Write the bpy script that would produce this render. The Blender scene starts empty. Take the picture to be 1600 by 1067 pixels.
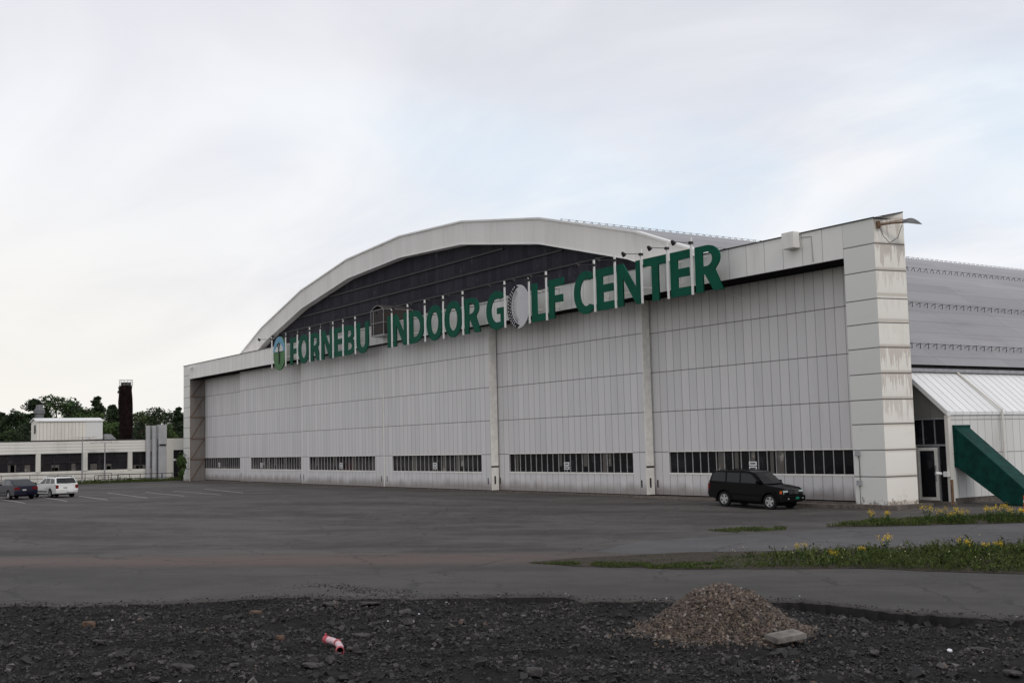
import bpy, bmesh, math, random
import numpy as np
from mathutils import Vector, Matrix, noise
S = bpy.context.scene
COL = S.collection
R_ = random.Random(7)
pi = math.pi
# ------------------------------------------------------------------ camera, sky, sun, exposure
CAM = Vector((36.8546, -46.2574, 3.4)); FPX = 1815.12
MR = ((0.556218336, 0.830688481, -0.024037695), (-0.087053374, 0.029475222, -0.995767504), (-0.826464078, 0.555956706, 0.088708894))
cd = bpy.data.cameras.new('camera'); cam = bpy.data.objects.new('camera', cd); COL.objects.link(cam)
cd.sensor_width = 36; cd.lens = FPX / 1600 * 36; cd.clip_end = 6000; cd.clip_start = .3
r, d, f = [Vector(v) for v in MR]
cam.matrix_world = Matrix(((r.x, -d.x, -f.x, CAM.x), (r.y, -d.y, -f.y, CAM.y), (r.z, -d.z, -f.z, CAM.z), (0, 0, 0, 1)))
S.camera = cam
S.view_settings.view_transform = 'Standard'; S.view_settings.look = 'None'
S.view_settings.exposure = .12; S.view_settings.gamma = 1

# node helper -------------------------------------------------------
class NT:
    def __init__(s, tree): s.t = tree; s.n = tree.nodes; s.l = tree.links
    def new(s, typ, **kw):
        n = s.n.new(typ)
        for k, v in kw.items(): setattr(n, k, v)
        return n
    def put(s, sock, v):
        if isinstance(v, bpy.types.NodeSocket): s.l.new(v, sock)
        elif v is not None:
            if isinstance(v, (tuple, list)) and len(v) == 3 and sock.type == 'RGBA': v = (*v, 1)
            sock.default_value = v
    def m(s, op, a, b=None, c=None, clamp=False):
        n = s.new('ShaderNodeMath', operation=op, use_clamp=clamp)
        s.put(n.inputs[0], a); s.put(n.inputs[1], b); s.put(n.inputs[2], c)
        return n.outputs[0]
    def mix(s, fac, a, b, mode='MIX'):
        n = s.new('ShaderNodeMix', data_type='RGBA', blend_type=mode)
        s.put(n.inputs[0], fac); s.put(n.inputs[6], a); s.put(n.inputs[7], b)
        return n.outputs[2]
    def noise(s, vec=None, scale=5, detail=3, rough=.5, dist=0, col=False):
        n = s.new('ShaderNodeTexNoise'); s.put(n.inputs['Vector'], vec)
        n.inputs['Scale'].default_value = scale; n.inputs['Detail'].default_value = detail
        n.inputs['Roughness'].default_value = rough; n.inputs['Distortion'].default_value = dist
        return n.outputs[1 if col else 0]
    def ramp(s, v, lo, hi, a=0., b=1.):
        n = s.new('ShaderNodeMapRange', interpolation_type='SMOOTHSTEP')
        s.put(n.inputs[0], v); s.put(n.inputs[1], lo); s.put(n.inputs[2], hi); s.put(n.inputs[3], a); s.put(n.inputs[4], b)
        return n.outputs[0]
    def coord(s, which='Object'): return s.new('ShaderNodeTexCoord').outputs[which]
    def sep(s, v):
        n = s.new('ShaderNodeSeparateXYZ'); s.put(n.inputs[0], v); return n.outputs
    def comb(s, x, y, z):
        n = s.new('ShaderNodeCombineXYZ'); s.put(n.inputs[0], x); s.put(n.inputs[1], y); s.put(n.inputs[2], z); return n.outputs[0]
    def scale(s, v, sc):
        n = s.new('ShaderNodeVectorMath', operation='MULTIPLY'); s.put(n.inputs[0], v); s.put(n.inputs[1], sc); return n.outputs[0]
    def bump(s, h, dist=.02, strength=.5):
        n = s.new('ShaderNodeBump'); n.inputs['Strength'].default_value = strength; n.inputs['Distance'].default_value = dist
        s.put(n.inputs['Height'], h); return n.outputs[0]
    def line(s, v, period, off, w):     # 1 on thin lines every `period`
        a = s.m('ABSOLUTE', s.m('WRAP', s.m('SUBTRACT', v, off), period / 2, -period / 2))
        return s.m('LESS_THAN', a, w / 2)
    def at(s, v, z, w): return s.m('LESS_THAN', s.m('ABSOLUTE', s.m('SUBTRACT', v, z)), w / 2)
    def wn(s, a, b=0., c=0.):
        n = s.new('ShaderNodeTexWhiteNoise', noise_dimensions='3D'); s.put(n.inputs[0], s.comb(a, b, c)); return n.outputs[0]

W = bpy.data.worlds.new('World'); S.world = W; W.use_nodes = True
w = NT(W.node_tree); bg = W.node_tree.nodes['Background']
SUN_EL, SUN_AZ = math.radians(42), math.radians(98)      # azimuth measured from +Y towards +X
sky = w.new('ShaderNodeTexSky', sky_type='NISHITA', sun_disc=False, sun_elevation=SUN_EL, sun_rotation=SUN_AZ)
sky.air_density = 1.0; sky.dust_density = 1.2
g = w.coord('Generated'); gx, gy, gz = w.sep(g)
pl = w.m('ADD', w.m('MAXIMUM', gz, 0.), .16)
pv = w.comb(w.m('DIVIDE', gx, pl), w.m('DIVIDE', gy, pl), 0.)
n1 = w.noise(w.scale(pv, (1., .55, 1.)), .55, 6, .52, .5)
n2 = w.noise(w.scale(pv, (.6, 1.1, 1.)), 1.1, 5, .55, 1.0)
# how far a direction lies to the camera's right / up: dull grey at upper left, pale blue break low right
right = w.m('ADD', w.m('MULTIPLY', gx, .556), w.m('MULTIPLY', gy, .831))
warm = w.ramp(right, .1, -.42)
cl = w.mix(w.ramp(n2, .3, .7), (7.2, 7.4, 8.05), (8.9, 9.1, 9.35))
cl = w.mix(w.m('MULTIPLY', warm, w.ramp(gz, .30, .02)), cl, (8.75, 8.5, 7.95))
cl = w.mix(w.m('MULTIPLY', w.ramp(gz, .20, .42), w.m('ADD', .6, w.m('MULTIPLY', warm, .3))), cl, w.mix(w.ramp(n2, .35, .65), (5.7, 5.8, 6.5), (7.2, 7.3, 7.85)))
low = w.m('MULTIPLY', w.ramp(n1, .48, .72), w.ramp(gz, .02, .2))
cl = w.mix(w.m('MULTIPLY', low, .35), cl, (6.6, 6.6, 7.1))
blue = w.m('MULTIPLY', w.ramp(w.m('ADD', n1, w.m('MULTIPLY', n2, .5)), .92, .68), w.m('MULTIPLY', w.m('MULTIPLY', w.ramp(gz, .34, .24), w.ramp(gz, .13, .18)), w.ramp(right, -.30, .02)))
skyc = w.mix(.85, sky.outputs[0], (6.7, 8.25, 9.5))
cl = w.mix(w.m('MULTIPLY', blue, .62), cl, skyc)
w.put(bg.inputs[0], cl); bg.inputs[1].default_value = .1

sd = bpy.data.lights.new('sun', 'SUN'); sun = bpy.data.objects.new('sun', sd); COL.objects.link(sun)
sd.energy = .8; sd.angle = math.radians(14); sd.color = (1, .95, .88)
sdir = Vector((math.sin(SUN_AZ) * math.cos(SUN_EL), math.cos(SUN_AZ) * math.cos(SUN_EL), math.sin(SUN_EL)))
sun.rotation_euler = sdir.to_track_quat('Z', 'Y').to_euler()

# ------------------------------------------------------------------ geometry helpers
def terrain(x, y):
    s = lambda t: (lambda u: u * u * (3 - 2 * u))(min(1, max(0, t)))
    return .5 * s((-x - 8) / 24) * s((x + 98) / 22) * s((-y - 3) / 9) - .14 * s((x + 8.8) / 3.5) * s((5 - x) / 4) * s((y + 9) / 4) * s((1 - y) / 1.4)
def pray(px, py):
    a, b = (px - 800) / FPX, (py - 533.5) / FPX
    return r * a + d * b + f
def gp(px, py, z=None):          # surveyed pixel -> point on the ground
    v = pray(px, py); zz = 0 if z is None else z
    for _ in range(40 if z is None else 1):
        t = (zz - CAM.z) / v.z; p = CAM + v * t
        if z is None: zz = zz * .5 + .5 * terrain(p.x, p.y)
    return p
def onx(px, py, X):
    v = pray(px, py); return CAM + v * ((X - CAM.x) / v.x)

MATS = {}
def lin(h):
    h = h.lstrip('#'); o = []
    for i in (0, 2, 4):
        c = int(h[i:i + 2], 16) / 255; o.append(c / 12.92 if c < .04045 else ((c + .055) / 1.055) ** 2.4)
    return tuple(o)
def newmat(name):
    m = bpy.data.materials.new(name); m.use_nodes = True; MATS[name] = m
    return m, NT(m.node_tree), m.node_tree.nodes['Principled BSDF']
def mat(name, base, rough=.6, metal=0., var=.12, ns=3., bump=0., bs=40., coat=0., spec=.22):
    m, t, p = newmat(name)
    o = t.coord('Object')
    n = t.noise(o, ns, 4, .6)
    dk = tuple(c * (1 - var) for c in base); lt = tuple(min(1, c * (1 + var)) for c in base)
    t.put(p.inputs['Base Color'], t.mix(t.ramp(n, .3, .7), dk, lt))
    p.inputs['Roughness'].default_value = rough; p.inputs['Metallic'].default_value = metal
    p.inputs['Specular IOR Level'].default_value = spec; p.inputs['Coat Weight'].default_value = coat
    if bump: t.put(p.inputs['Normal'], t.bump(t.noise(o, bs, 3), bump, .6))
    return m

class MB:
    def __init__(s): s.v = []; s.f = []
    def add(s, vs, fs):
        o = len(s.v); s.v += [tuple(v) for v in vs]; s.f += [tuple(i + o for i in q) for q in fs]; return s
    def box(s, x0, x1, y0, y1, z0, z1):
        return s.add([(x0, y0, z0), (x1, y0, z0), (x1, y1, z0), (x0, y1, z0), (x0, y0, z1), (x1, y0, z1), (x1, y1, z1), (x0, y1, z1)],
                     [(0, 3, 2, 1), (4, 5, 6, 7), (0, 1, 5, 4), (1, 2, 6, 5), (2, 3, 7, 6), (3, 0, 4, 7)])
    def prism(s, poly, axis, a, b):      # closed polygon extruded along an axis
        n = len(poly)
        def P(p, t):
            return {'x': (t, p[0], p[1]), 'y': (p[0], t, p[1]), 'z': (p[0], p[1], t)}[axis]
        vs = [P(p, a) for p in poly] + [P(p, b) for p in poly]
        fs = [tuple(range(n)), tuple(range(2 * n - 1, n - 1, -1))] + [(i, i + n, (i + 1) % n + n, (i + 1) % n) for i in range(n)]
        return s.add(vs, fs)
    def tube(s, p, q, r0, r1=None, n=8, cap=True):
        p, q = Vector(p), Vector(q); r1 = r0 if r1 is None else r1
        ax = (q - p).normalized(); u = ax.orthogonal().normalized(); v = ax.cross(u)
        vs = [p + (u * math.cos(2 * pi * i / n) + v * math.sin(2 * pi * i / n)) * r0 for i in range(n)]
        vs += [q + (u * math.cos(2 * pi * i / n) + v * math.sin(2 * pi * i / n)) * r1 for i in range(n)]
        fs = [(i, (i + 1) % n, (i + 1) % n + n, i + n) for i in range(n)]
        if cap: fs += [tuple(range(n - 1, -1, -1)), tuple(range(n, 2 * n))]
        return s.add(vs, fs)
    def path(s, pts, r0, n=6):
        for a, b in zip(pts, pts[1:]): s.tube(a, b, r0, None, n)
        return s
    def lathe(s, prof, c=(0, 0, 0), n=24, axis='z'):
        vs = []; c = Vector(c)
        for (rr, h) in prof:
            for i in range(n):
                a = 2 * pi * i / n; x, y = rr * math.cos(a), rr * math.sin(a)
                vs.append(c + (Vector((x, y, h)) if axis == 'z' else Vector((x, h, y))))
        fs = []
        for k in range(len(prof) - 1):
            for i in range(n):
                fs.append((k * n + i, k * n + (i + 1) % n, (k + 1) * n + (i + 1) % n, (k + 1) * n + i))
        return s.add(vs, fs)
    def build_each(s, name, m, parent=None, **k):      # every separate piece its own object
        n = len(s.v); lab = list(range(n))
        def find(i):
            while lab[i] != i: lab[i] = lab[lab[i]]; i = lab[i]
            return i
        for q in s.f:
            for j in q[1:]: lab[find(j)] = find(q[0])
        gr = {}
        for q in s.f: gr.setdefault(find(q[0]), []).append(q)
        out = []
        for fs in gr.values():
            ids = sorted({i for q in fs for i in q}); mp = {v: i for i, v in enumerate(ids)}
            mb = MB(); mb.v = [s.v[i] for i in ids]; mb.f = [tuple(mp[i] for i in q) for q in fs]
            out.append(mb.build(name, m, parent, **k))
        return out
    def build(s, name, m, parent=None, smooth=False, fix=True, bevel=0):
        me = bpy.data.meshes.new(name); me.from_pydata(s.v, [], s.f); me.update()
        if fix:
            bm = bmesh.new(); bm.from_mesh(me)
            if bevel:
                bmesh.ops.remove_doubles(bm, verts=bm.verts, dist=1e-5)
                bmesh.ops.bevel(bm, geom=[e for e in bm.edges if len(e.link_faces) == 2 and e.calc_face_angle(0) > .5], offset=bevel, segments=2, affect='EDGES')
            bmesh.ops.recalc_face_normals(bm, faces=bm.faces); bm.to_mesh(me); bm.free()
        if smooth:
            me.polygons.foreach_set('use_smooth', [True] * len(me.polygons))
            me.set_sharp_from_angle(angle=math.radians(38))
        o = bpy.data.objects.new(name, me); COL.objects.link(o)
        if m: me.materials.append(m if not isinstance(m, str) else MATS[m])
        if parent: o.parent = parent
        return o
def tag(o, label=None, cat=None, group=None, kind=None):
    if label: o['label'] = label
    if cat: o['category'] = cat
    if group: o['group'] = group
    if kind: o['kind'] = kind
    return o
def empty(name, loc=(0, 0, 0), rz=0, **k):
    o = bpy.data.objects.new(name, None); COL.objects.link(o); o.location = loc; o.rotation_euler = (0, 0, rz)
    o.empty_display_size = .1
    return tag(o, **k)
def copy_tree(o, parent=None):
    c = o.copy(); COL.objects.link(c); c.parent = parent
    for ch in o.children: copy_tree(ch, c)
    return c
def npmesh(name, V, F, m, parent=None, smooth=False, attr=None):
    me = bpy.data.meshes.new(name); V = np.asarray(V, np.float32); F = np.asarray(F, np.int32)
    k = F.shape[1]; me.vertices.add(len(V)); me.vertices.foreach_set('co', V.ravel())
    me.loops.add(F.size); me.loops.foreach_set('vertex_index', F.ravel())
    me.polygons.add(len(F)); me.polygons.foreach_set('loop_start', np.arange(0, F.size, k, dtype=np.int32))
    me.polygons.foreach_set('loop_total', np.full(len(F), k, np.int32))
    me.polygons.foreach_set('use_smooth', np.full(len(F), smooth))
    if attr is not None:
        a = me.attributes.new('tone', 'FLOAT', 'POINT'); a.data.foreach_set('value', np.asarray(attr, np.float32))
    me.update(calc_edges=True); me.materials.append(m)
    o = bpy.data.objects.new(name, me); COL.objects.link(o)
    if parent: o.parent = parent
    return o

# ------------------------------------------------------------------ materials
JZ = [2.75, 5.24, 7.72, 10.21]
def door_mat(name, off):
    m, t, p = newmat(name); o = t.coord('Object'); x, y, z = t.sep(o)
    v = t.line(x, .672, off, .042)
    h = None
    for zz in JZ:
        a = t.at(z, zz, .05); h = a if h is None else t.m('MAXIMUM', h, a)
    pid = t.m('FLOOR', t.m('DIVIDE', t.m('SUBTRACT', x, off), .672)); zid = t.m('FLOOR', t.m('DIVIDE', t.m('ADD', z, 2.22), 2.48))
    tone = t.wn(pid, zid)
    base = t.mix(tone, (.635, .62, .615), (.72, .70, .69))
    base = t.mix(t.m('MULTIPLY', t.ramp(t.noise(t.scale(o, (1, 1, .12)), 2.2, 5, .6), .48, .8), .26), base, (.48, .455, .44))
    # splash dirt along the foot of the doors
    dn = t.noise(t.scale(o, (1, 1, .5)), .9, 5, .6)
    dirt = t.m('MULTIPLY', t.ramp(t.m('ADD', z, t.m('MULTIPLY', dn, -1.1)), .45, -.35), .75)
    base = t.mix(dirt, base, (.20, .165, .15))
    # brown scrapes
    base = t.mix(t.m('MULTIPLY', t.ramp(t.noise(t.scale(o, (3, 3, .35)), 1.3, 4, .7), .68, .78), .4), base, (.30, .25, .22))
    base = t.mix(t.m('MULTIPLY', v, .62), base, (.12, .11, .115))
    base = t.mix(t.m('MULTIPLY', h, .8), base, (.07, .06, .06))
    t.put(p.inputs['Base Color'], base); p.inputs['Roughness'].default_value = .55
    hh = t.m('SUBTRACT', t.m('MULTIPLY', t.noise(o, .8, 2), .5), t.m('MAXIMUM', v, h))
    t.put(p.inputs['Normal'], t.bump(hh, .01, .6))
    return m
for k in range(6): door_mat('door_%d' % k, [-103.05, -85.7, -68.54, -51.36, -34.5, -17.7][k] + .02)
PZ = [1.44, 2.73, 3.99, 5.18, 6.44, 7.7, 8.91, 10.1, 11.49, 12.82]
def pillar_mat():
    m, t, p = newmat('pillar_cladding'); o = t.coord('Object'); x, y, z = t.sep(o)
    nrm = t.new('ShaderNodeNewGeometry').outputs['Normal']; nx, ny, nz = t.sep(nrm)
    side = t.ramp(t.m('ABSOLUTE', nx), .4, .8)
    h = None
    for zz in PZ:
        a = t.at(z, zz, .055); h = a if h is None else t.m('MAXIMUM', h, a)
    zf = t.m('SUBTRACT', 1., t.m('FRACT', t.m('DIVIDE', t.m('SUBTRACT', z, 1.44), 1.265)))   # 0 just under a joint
    zid = t.m('FLOOR', t.m('DIVIDE', t.m('SUBTRACT', z, 1.44), 1.265))
    base = t.mix(t.wn(zid, t.m('MULTIPLY', side, 3.)), (.66, .66, .625), (.72, .715, .68))
    base = t.mix(side, base, (.86, .82, .75))  # side faces painted paler and creamier, standing in for brighter daylight there
    st = t.noise(t.comb(t.m('MULTIPLY', y, 5.5), t.m('MULTIPLY', zid, 3.7), t.m('MULTIPLY', z, .35)), 1.0, 4, .65)
    lim = t.m('MULTIPLY', t.ramp(st, .36, .66), .95)
    stain = t.m('MULTIPLY', t.ramp(t.m('SUBTRACT', zf, lim), .03, -.05), side)
    strong = t.ramp(t.wn(zid, 7.), .1, .8, .15, .8)
    stain = t.m('MULTIPLY', t.m('MULTIPLY', stain, strong), t.ramp(z, 3.5, 5.))
    base = t.mix(stain, base, (.58, .51, .45))
    edge = t.m('MULTIPLY', t.ramp(t.m('ABSOLUTE', t.m('SUBTRACT', zf, .5)), .38, .5), t.m('MULTIPLY', side, .55))
    base = t.mix(edge, base, (.42, .35, .28))
    base = t.mix(t.m('MULTIPLY', t.ramp(t.noise(o, 1.1, 5, .7), .55, .8), .3), base, (.42, .39, .34))
    base = t.mix(t.m('MULTIPLY', t.ramp(t.m('SUBTRACT', t.noise(o, 4, 5, .7), t.m('MULTIPLY', z, .5)), .35, .5), .8), base, (.16, .13, .10))
    base = t.mix(t.m('MULTIPLY', h, .85), base, (.055, .045, .04))
    t.put(p.inputs['Base Color'], base); p.inputs['Roughness'].default_value = .5
    pil = t.m('MULTIPLY', t.m('POWER', t.m('ABSOLUTE', t.m('MULTIPLY', t.m('SUBTRACT', zf, .5), 2.)), 3.), -1.)
    t.put(p.inputs['Normal'], t.bump(t.m('SUBTRACT', t.m('MULTIPLY', pil, t.m('ADD', .25, t.m('MULTIPLY', side, .75))), h), .02, .6))
pillar_mat()
def clad(name, base, vper=None, voff=0, hz=(), vw=.03, axis='x', rough=.5, stain=.3, lc=(.09, .085, .085), ls=.6, ns=.7, streak=(1, 1, .15), hper=None, hoff=0, hw=.04):
    m, t, p = newmat(name); o = t.coord('Object'); xyz = dict(zip('xyz', t.sep(o))); z = xyz['z']; a = xyz[axis]
    ln = None; tone = .5
    if vper:
        ln = t.line(a, vper, voff, vw)
        tone = t.wn(t.m('FLOOR', t.m('DIVIDE', t.m('SUBTRACT', a, voff), vper)), .3)
    for zz in hz:
        q = t.at(z, zz, .045); ln = q if ln is None else t.m('MAXIMUM', ln, q)
    if hper:
        q = t.line(z, hper, hoff, hw); ln = q if ln is None else t.m('MAXIMUM', ln, q)
    c = t.mix(tone, tuple(v * .95 for v in base), tuple(min(1, v * 1.04) for v in base))
    st = t.noise(t.scale(o, streak), ns, 6, .65)
    c = t.mix(t.m('MULTIPLY', t.ramp(st, .48, .75), stain), c, tuple(v * k for v, k in zip(base, (.55, .5, .47))))
    if ln is not None: c = t.mix(t.m('MULTIPLY', ln, ls), c, lc)
    t.put(p.inputs['Base Color'], c); p.inputs['Roughness'].default_value = rough
    hgt = t.m('MULTIPLY', t.noise(o, 1.1, 2), .4)
    if ln is not None: hgt = t.m('SUBTRACT', hgt, ln)
    t.put(p.inputs['Normal'], t.bump(hgt, .012, .6))
    return m
clad('header_cladding', (.80, .785, .75), 1.345, -1.82, (), .035, stain=.3)
clad('arch_cladding', (.74, .715, .685), .9, .3, (), .03, ls=.12, stain=.35, ns=.5)
clad('roof_edge', (.74, .73, .71), rough=.4)
clad('annex_wall', (.70, .69, .66), .6, 3.53, (4.12, 2.45), .03, 'y', stain=.35, streak=(1, 1, .3))
clad('annex_roof', (.80, .80, .79), .6, 3.53, (), .035, 'y', rough=.38, stain=.15, ls=.5)
clad('white_paint', (.74, .74, .72), stain=.15, ns=2)
clad('off_white', (.70, .67, .61), stain=.3, ns=1)
clad('far_fascia', (.80, .775, .72), rough=.5, hper=.37, hoff=3.72, hw=.05, ls=.45, stain=.3)
clad('far_wall', (.74, .71, .65), 5.1, -15.5, (), .04, 'y', hper=.45, hoff=.2, hw=.04, ls=.35, stain=.35)
clad('plant_cladding', (.80, .76, .68), .42, 0, (), .09, 'y', ls=.38, lc=(.3, .27, .22))
clad('annex_dark', (.23, .22, .20), 1.0, .0, (), .03, stain=.4)
clad('inner_side', (.20, .18, .165), .7, 0, (), .03, 'y', hper=2.48, hoff=2.75, stain=.5)
def gable():
    m, t, p = newmat('gable_cladding'); o = t.coord('Object'); x, y, z = t.sep(o)
    v = t.line(x, .62, 0, .05)
    tone = t.wn(t.m('FLOOR', t.m('DIVIDE', x, .62)), t.m('FLOOR', t.m('DIVIDE', z, 1.24)))
    c = t.mix(tone, (.017, .0155, .024), (.032, .030, .041))
    c = t.mix(t.ramp(t.noise(t.scale(o, (1, 1, .5)), 1.1, 6, .75), .60, .72), c, (.10, .095, .10))
    c = t.mix(t.m('MULTIPLY', v, .7), c, (.012, .011, .013))
    t.put(p.inputs['Base Color'], c); p.inputs['Roughness'].default_value = .7; p.inputs['Specular IOR Level'].default_value = .12
    t.put(p.inputs['Normal'], t.bump(t.m('SUBTRACT', t.noise(o, 2, 3), v), .02, .6))
gable()
def roofm():
    m, t, p = newmat('roof_sheet'); o = t.coord('Object'); x, y, z = t.sep(o)
    ln = t.m('MAXIMUM', t.m('MULTIPLY', t.line(x, 1.1, .2, .05), .8), t.m('MULTIPLY', t.line(y, 6.0, 1., .05), .8))
    tone = t.wn(t.m('FLOOR', t.m('DIVIDE', t.m('SUBTRACT', x, .2), 1.1)), t.m('FLOOR', t.m('DIVIDE', t.m('SUBTRACT', y, 1.), 6.)))
    c = t.mix(tone, (.22, .213, .217), (.27, .262, .268))
    c = t.mix(t.m('MULTIPLY', t.ramp(t.noise(t.scale(o, (1, .15, 1)), 1.2, 5, .65), .45, .75), .6), c, (.16, .15, .147))
    c = t.mix(t.m('MULTIPLY', ln, .6), c, (.10, .095, .095))
    t.put(p.inputs['Base Color'], c); p.inputs['Roughness'].default_value = .5
    t.put(p.inputs['Normal'], t.bump(t.m('SUBTRACT', t.noise(o, .7, 2), ln), .02, .5))
roofm()
def glass(name, c=(.012, .012, .014), seed=0):
    m, t, p = newmat(name); o = t.coord('Object')
    n = t.noise(t.scale(o, (1, 1, .8)), .9, 4, .7)
    t.put(p.inputs['Base Color'], t.mix(t.ramp(n, .55, .7), c, tuple(v * 3.2 for v in c)))
    p.inputs['Roughness'].default_value = .08; p.inputs['Specular IOR Level'].default_value = .28
    t.put(p.inputs['Normal'], t.bump(t.noise(o, .9, 2), .004, .5))
glass('window_glass'); glass('curtain_glass', (.12, .11, .10)); glass('car_glass', (.005, .0065, .007)); MATS['car_glass'].node_tree.nodes['Principled BSDF'].inputs['Specular IOR Level'].default_value = .4; glass('far_glass', (.02, .018, .02))
mat('sign_green', (.0015, .080, .047), .6, var=.1, ns=1.2, spec=.1)
mat('sign_green_side', (.004, .05, .03), .5)
mat('green_canvas', (.002, .038, .030), .6, var=.3, ns=2.5, spec=.12)
mat('ball_white', (.55, .55, .56), .5, var=.04); mat('ball_dark', (.012, .011, .014), .6)
mat('emblem_blue', (.13, .33, .47), .5); mat('emblem_green', (.05, .16, .05), .5, ns=1.5); mat('emblem_cloud', (.62, .64, .62), .6)
mat('dark_metal', (.03, .028, .03), .5, var=.3); mat('black_rubber', (.012, .012, .012), .8)
mat('grey_metal', (.34, .34, .35), .45, .3, var=.15, ns=2, bump=.004, bs=6)
mat('rusty_metal', (.17, .10, .06), .8, var=.4, ns=12)
mat('recess_shade_black', (.008, .007, .007), .9, spec=.05)  # near black that holds the shade of recesses; door seals use it too
mat('brown_wrap', (.010, .0048, .0046), .85, var=.6, ns=1.5, bump=.3, bs=1.2, spec=.08)
mat('concrete', (.17, .155, .14), .9, var=.35, ns=4, bump=.01, bs=30)
mat('plinth_brown', (.13, .11, .095), .9, var=.3, ns=3, bump=.01, bs=20)
mat('paint_black', (.0022, .0018, .002), .25, var=.05, spec=.10)
mat('paint_white', (.68, .68, .66), .25, var=.03, coat=.6)
mat('paint_blue', (.008, .008, .022), .3, var=.05, spec=.3)
mat('cladding_black', (.006, .0055, .006), .65, spec=.08)
mat('duct_metal', (.42, .42, .43), .5, .1, var=.12, ns=1.2)
mat('alloy', (.50, .50, .50), .3, .7, var=.1); mat('lamp_clear', (.62, .75, .74), .12, .2, var=.2, ns=9)
mat('chrome', (.62, .62, .62), .18, .9); mat('lamp_red', (.16, .008, .008), .25); mat('lamp_orange', (.6, .13, .03), .25)
mat('plate_green', (.008, .20, .13), .5); mat('plate_white', (.5, .5, .48), .5)
mat('orange_plastic', (.62, .07, .012), .5); mat('lamp_grey', (.14, .14, .145), .5, .2); mat('cage_mesh', (.045, .038, .034), .8, var=.2, ns=8); mat('paper', (.72, .72, .72), .7, var=.04); mat('ink', (.03, .03, .03), .7)
mat('pink_plastic', (.60, .43, .46), .4, var=.12, ns=14); mat('red_plastic', (.42, .07, .09), .45)
mat('stone_brown', (.095, .060, .043), .9, var=.35, ns=9, bump=.02, bs=14)
mat('asphalt_slab', (.060, .055, .052), .9, var=.35, ns=8, bump=.02, bs=40)
mat('bark', (.045, .033, .025), .95, var=.3); mat('brick_red', (.20, .06, .04), .9, var=.2)
mat('petal', (.78, .52, .004), .6, var=.25, ns=30); mat('stem_green', (.035, .075, .014), .7, var=.3, ns=6)
mat('road_paint', (.42, .41, .39), .8, var=.3, ns=6); mat('litter', (.72, .72, .74), .6)
def leafmat(name, a, b, sc=.35):
    m, t, p = newmat(name); o = t.coord('Object')
    at = t.new('ShaderNodeAttribute', attribute_name='tone').outputs['Fac']
    n = t.noise(o, sc, 3, .6)
    t.put(p.inputs['Base Color'], t.mix(t.m('ADD', t.m('MULTIPLY', at, .55), t.m('MULTIPLY', t.ramp(n, .35, .65), .45)), a, b))
    p.inputs['Roughness'].default_value = .75; p.inputs['Specular IOR Level'].default_value = .25
leafmat('leaf_dark', (.012, .022, .009), (.036, .056, .022)); leafmat('leaf_mid', (.020, .040, .012), (.062, .10, .030))
leafmat('leaf_light', (.028, .055, .014), (.085, .13, .035)); leafmat('twig_pink', (.11, .085, .08), (.17, .13, .12))
leafmat('leaf_grass', (.014, .026, .005), (.078, .105, .018), 1.5)
def stonemat(name, cols):
    m, t, p = newmat(name); at = t.new('ShaderNodeAttribute', attribute_name='tone').outputs['Fac']
    n = t.new('ShaderNodeValToRGB'); t.put(n.inputs[0], at); e = n.color_ramp.elements; n.color_ramp.interpolation = 'LINEAR'
    e[0].position = cols[0][0]; e[0].color = (*cols[0][1], 1); e[1].position = cols[-1][0]; e[1].color = (*cols[-1][1], 1)
    for pos, c in cols[1:-1]: q = e.new(pos); q.color = (*c, 1)
    o = t.coord('Object'); k = t.ramp(t.noise(o, 45, 2), .3, .7, .75, 1.2)
    mm = t.new('ShaderNodeVectorMath', operation='SCALE'); t.put(mm.inputs[0], n.outputs[0]); t.put(mm.inputs[3], k)
    t.put(p.inputs['Base Color'], mm.outputs[0]); p.inputs['Roughness'].default_value = .7
stonemat('rubble_stone', [(0, (.006, .0052, .0048)), (.5, (.017, .015, .0138)), (.80, (.044, .039, .036)), (.93, (.11, .10, .094)), (.975, (.10, .062, .045)), (.994, (.16, .14, .13)), (1, (.42, .42, .42))])
stonemat('pile_stone', [(0, (.022, .017, .014)), (.3, (.062, .045, .034)), (.8, (.128, .092, .069)), (.95, (.17, .13, .10)), (1, (.3, .27, .25))])

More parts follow.
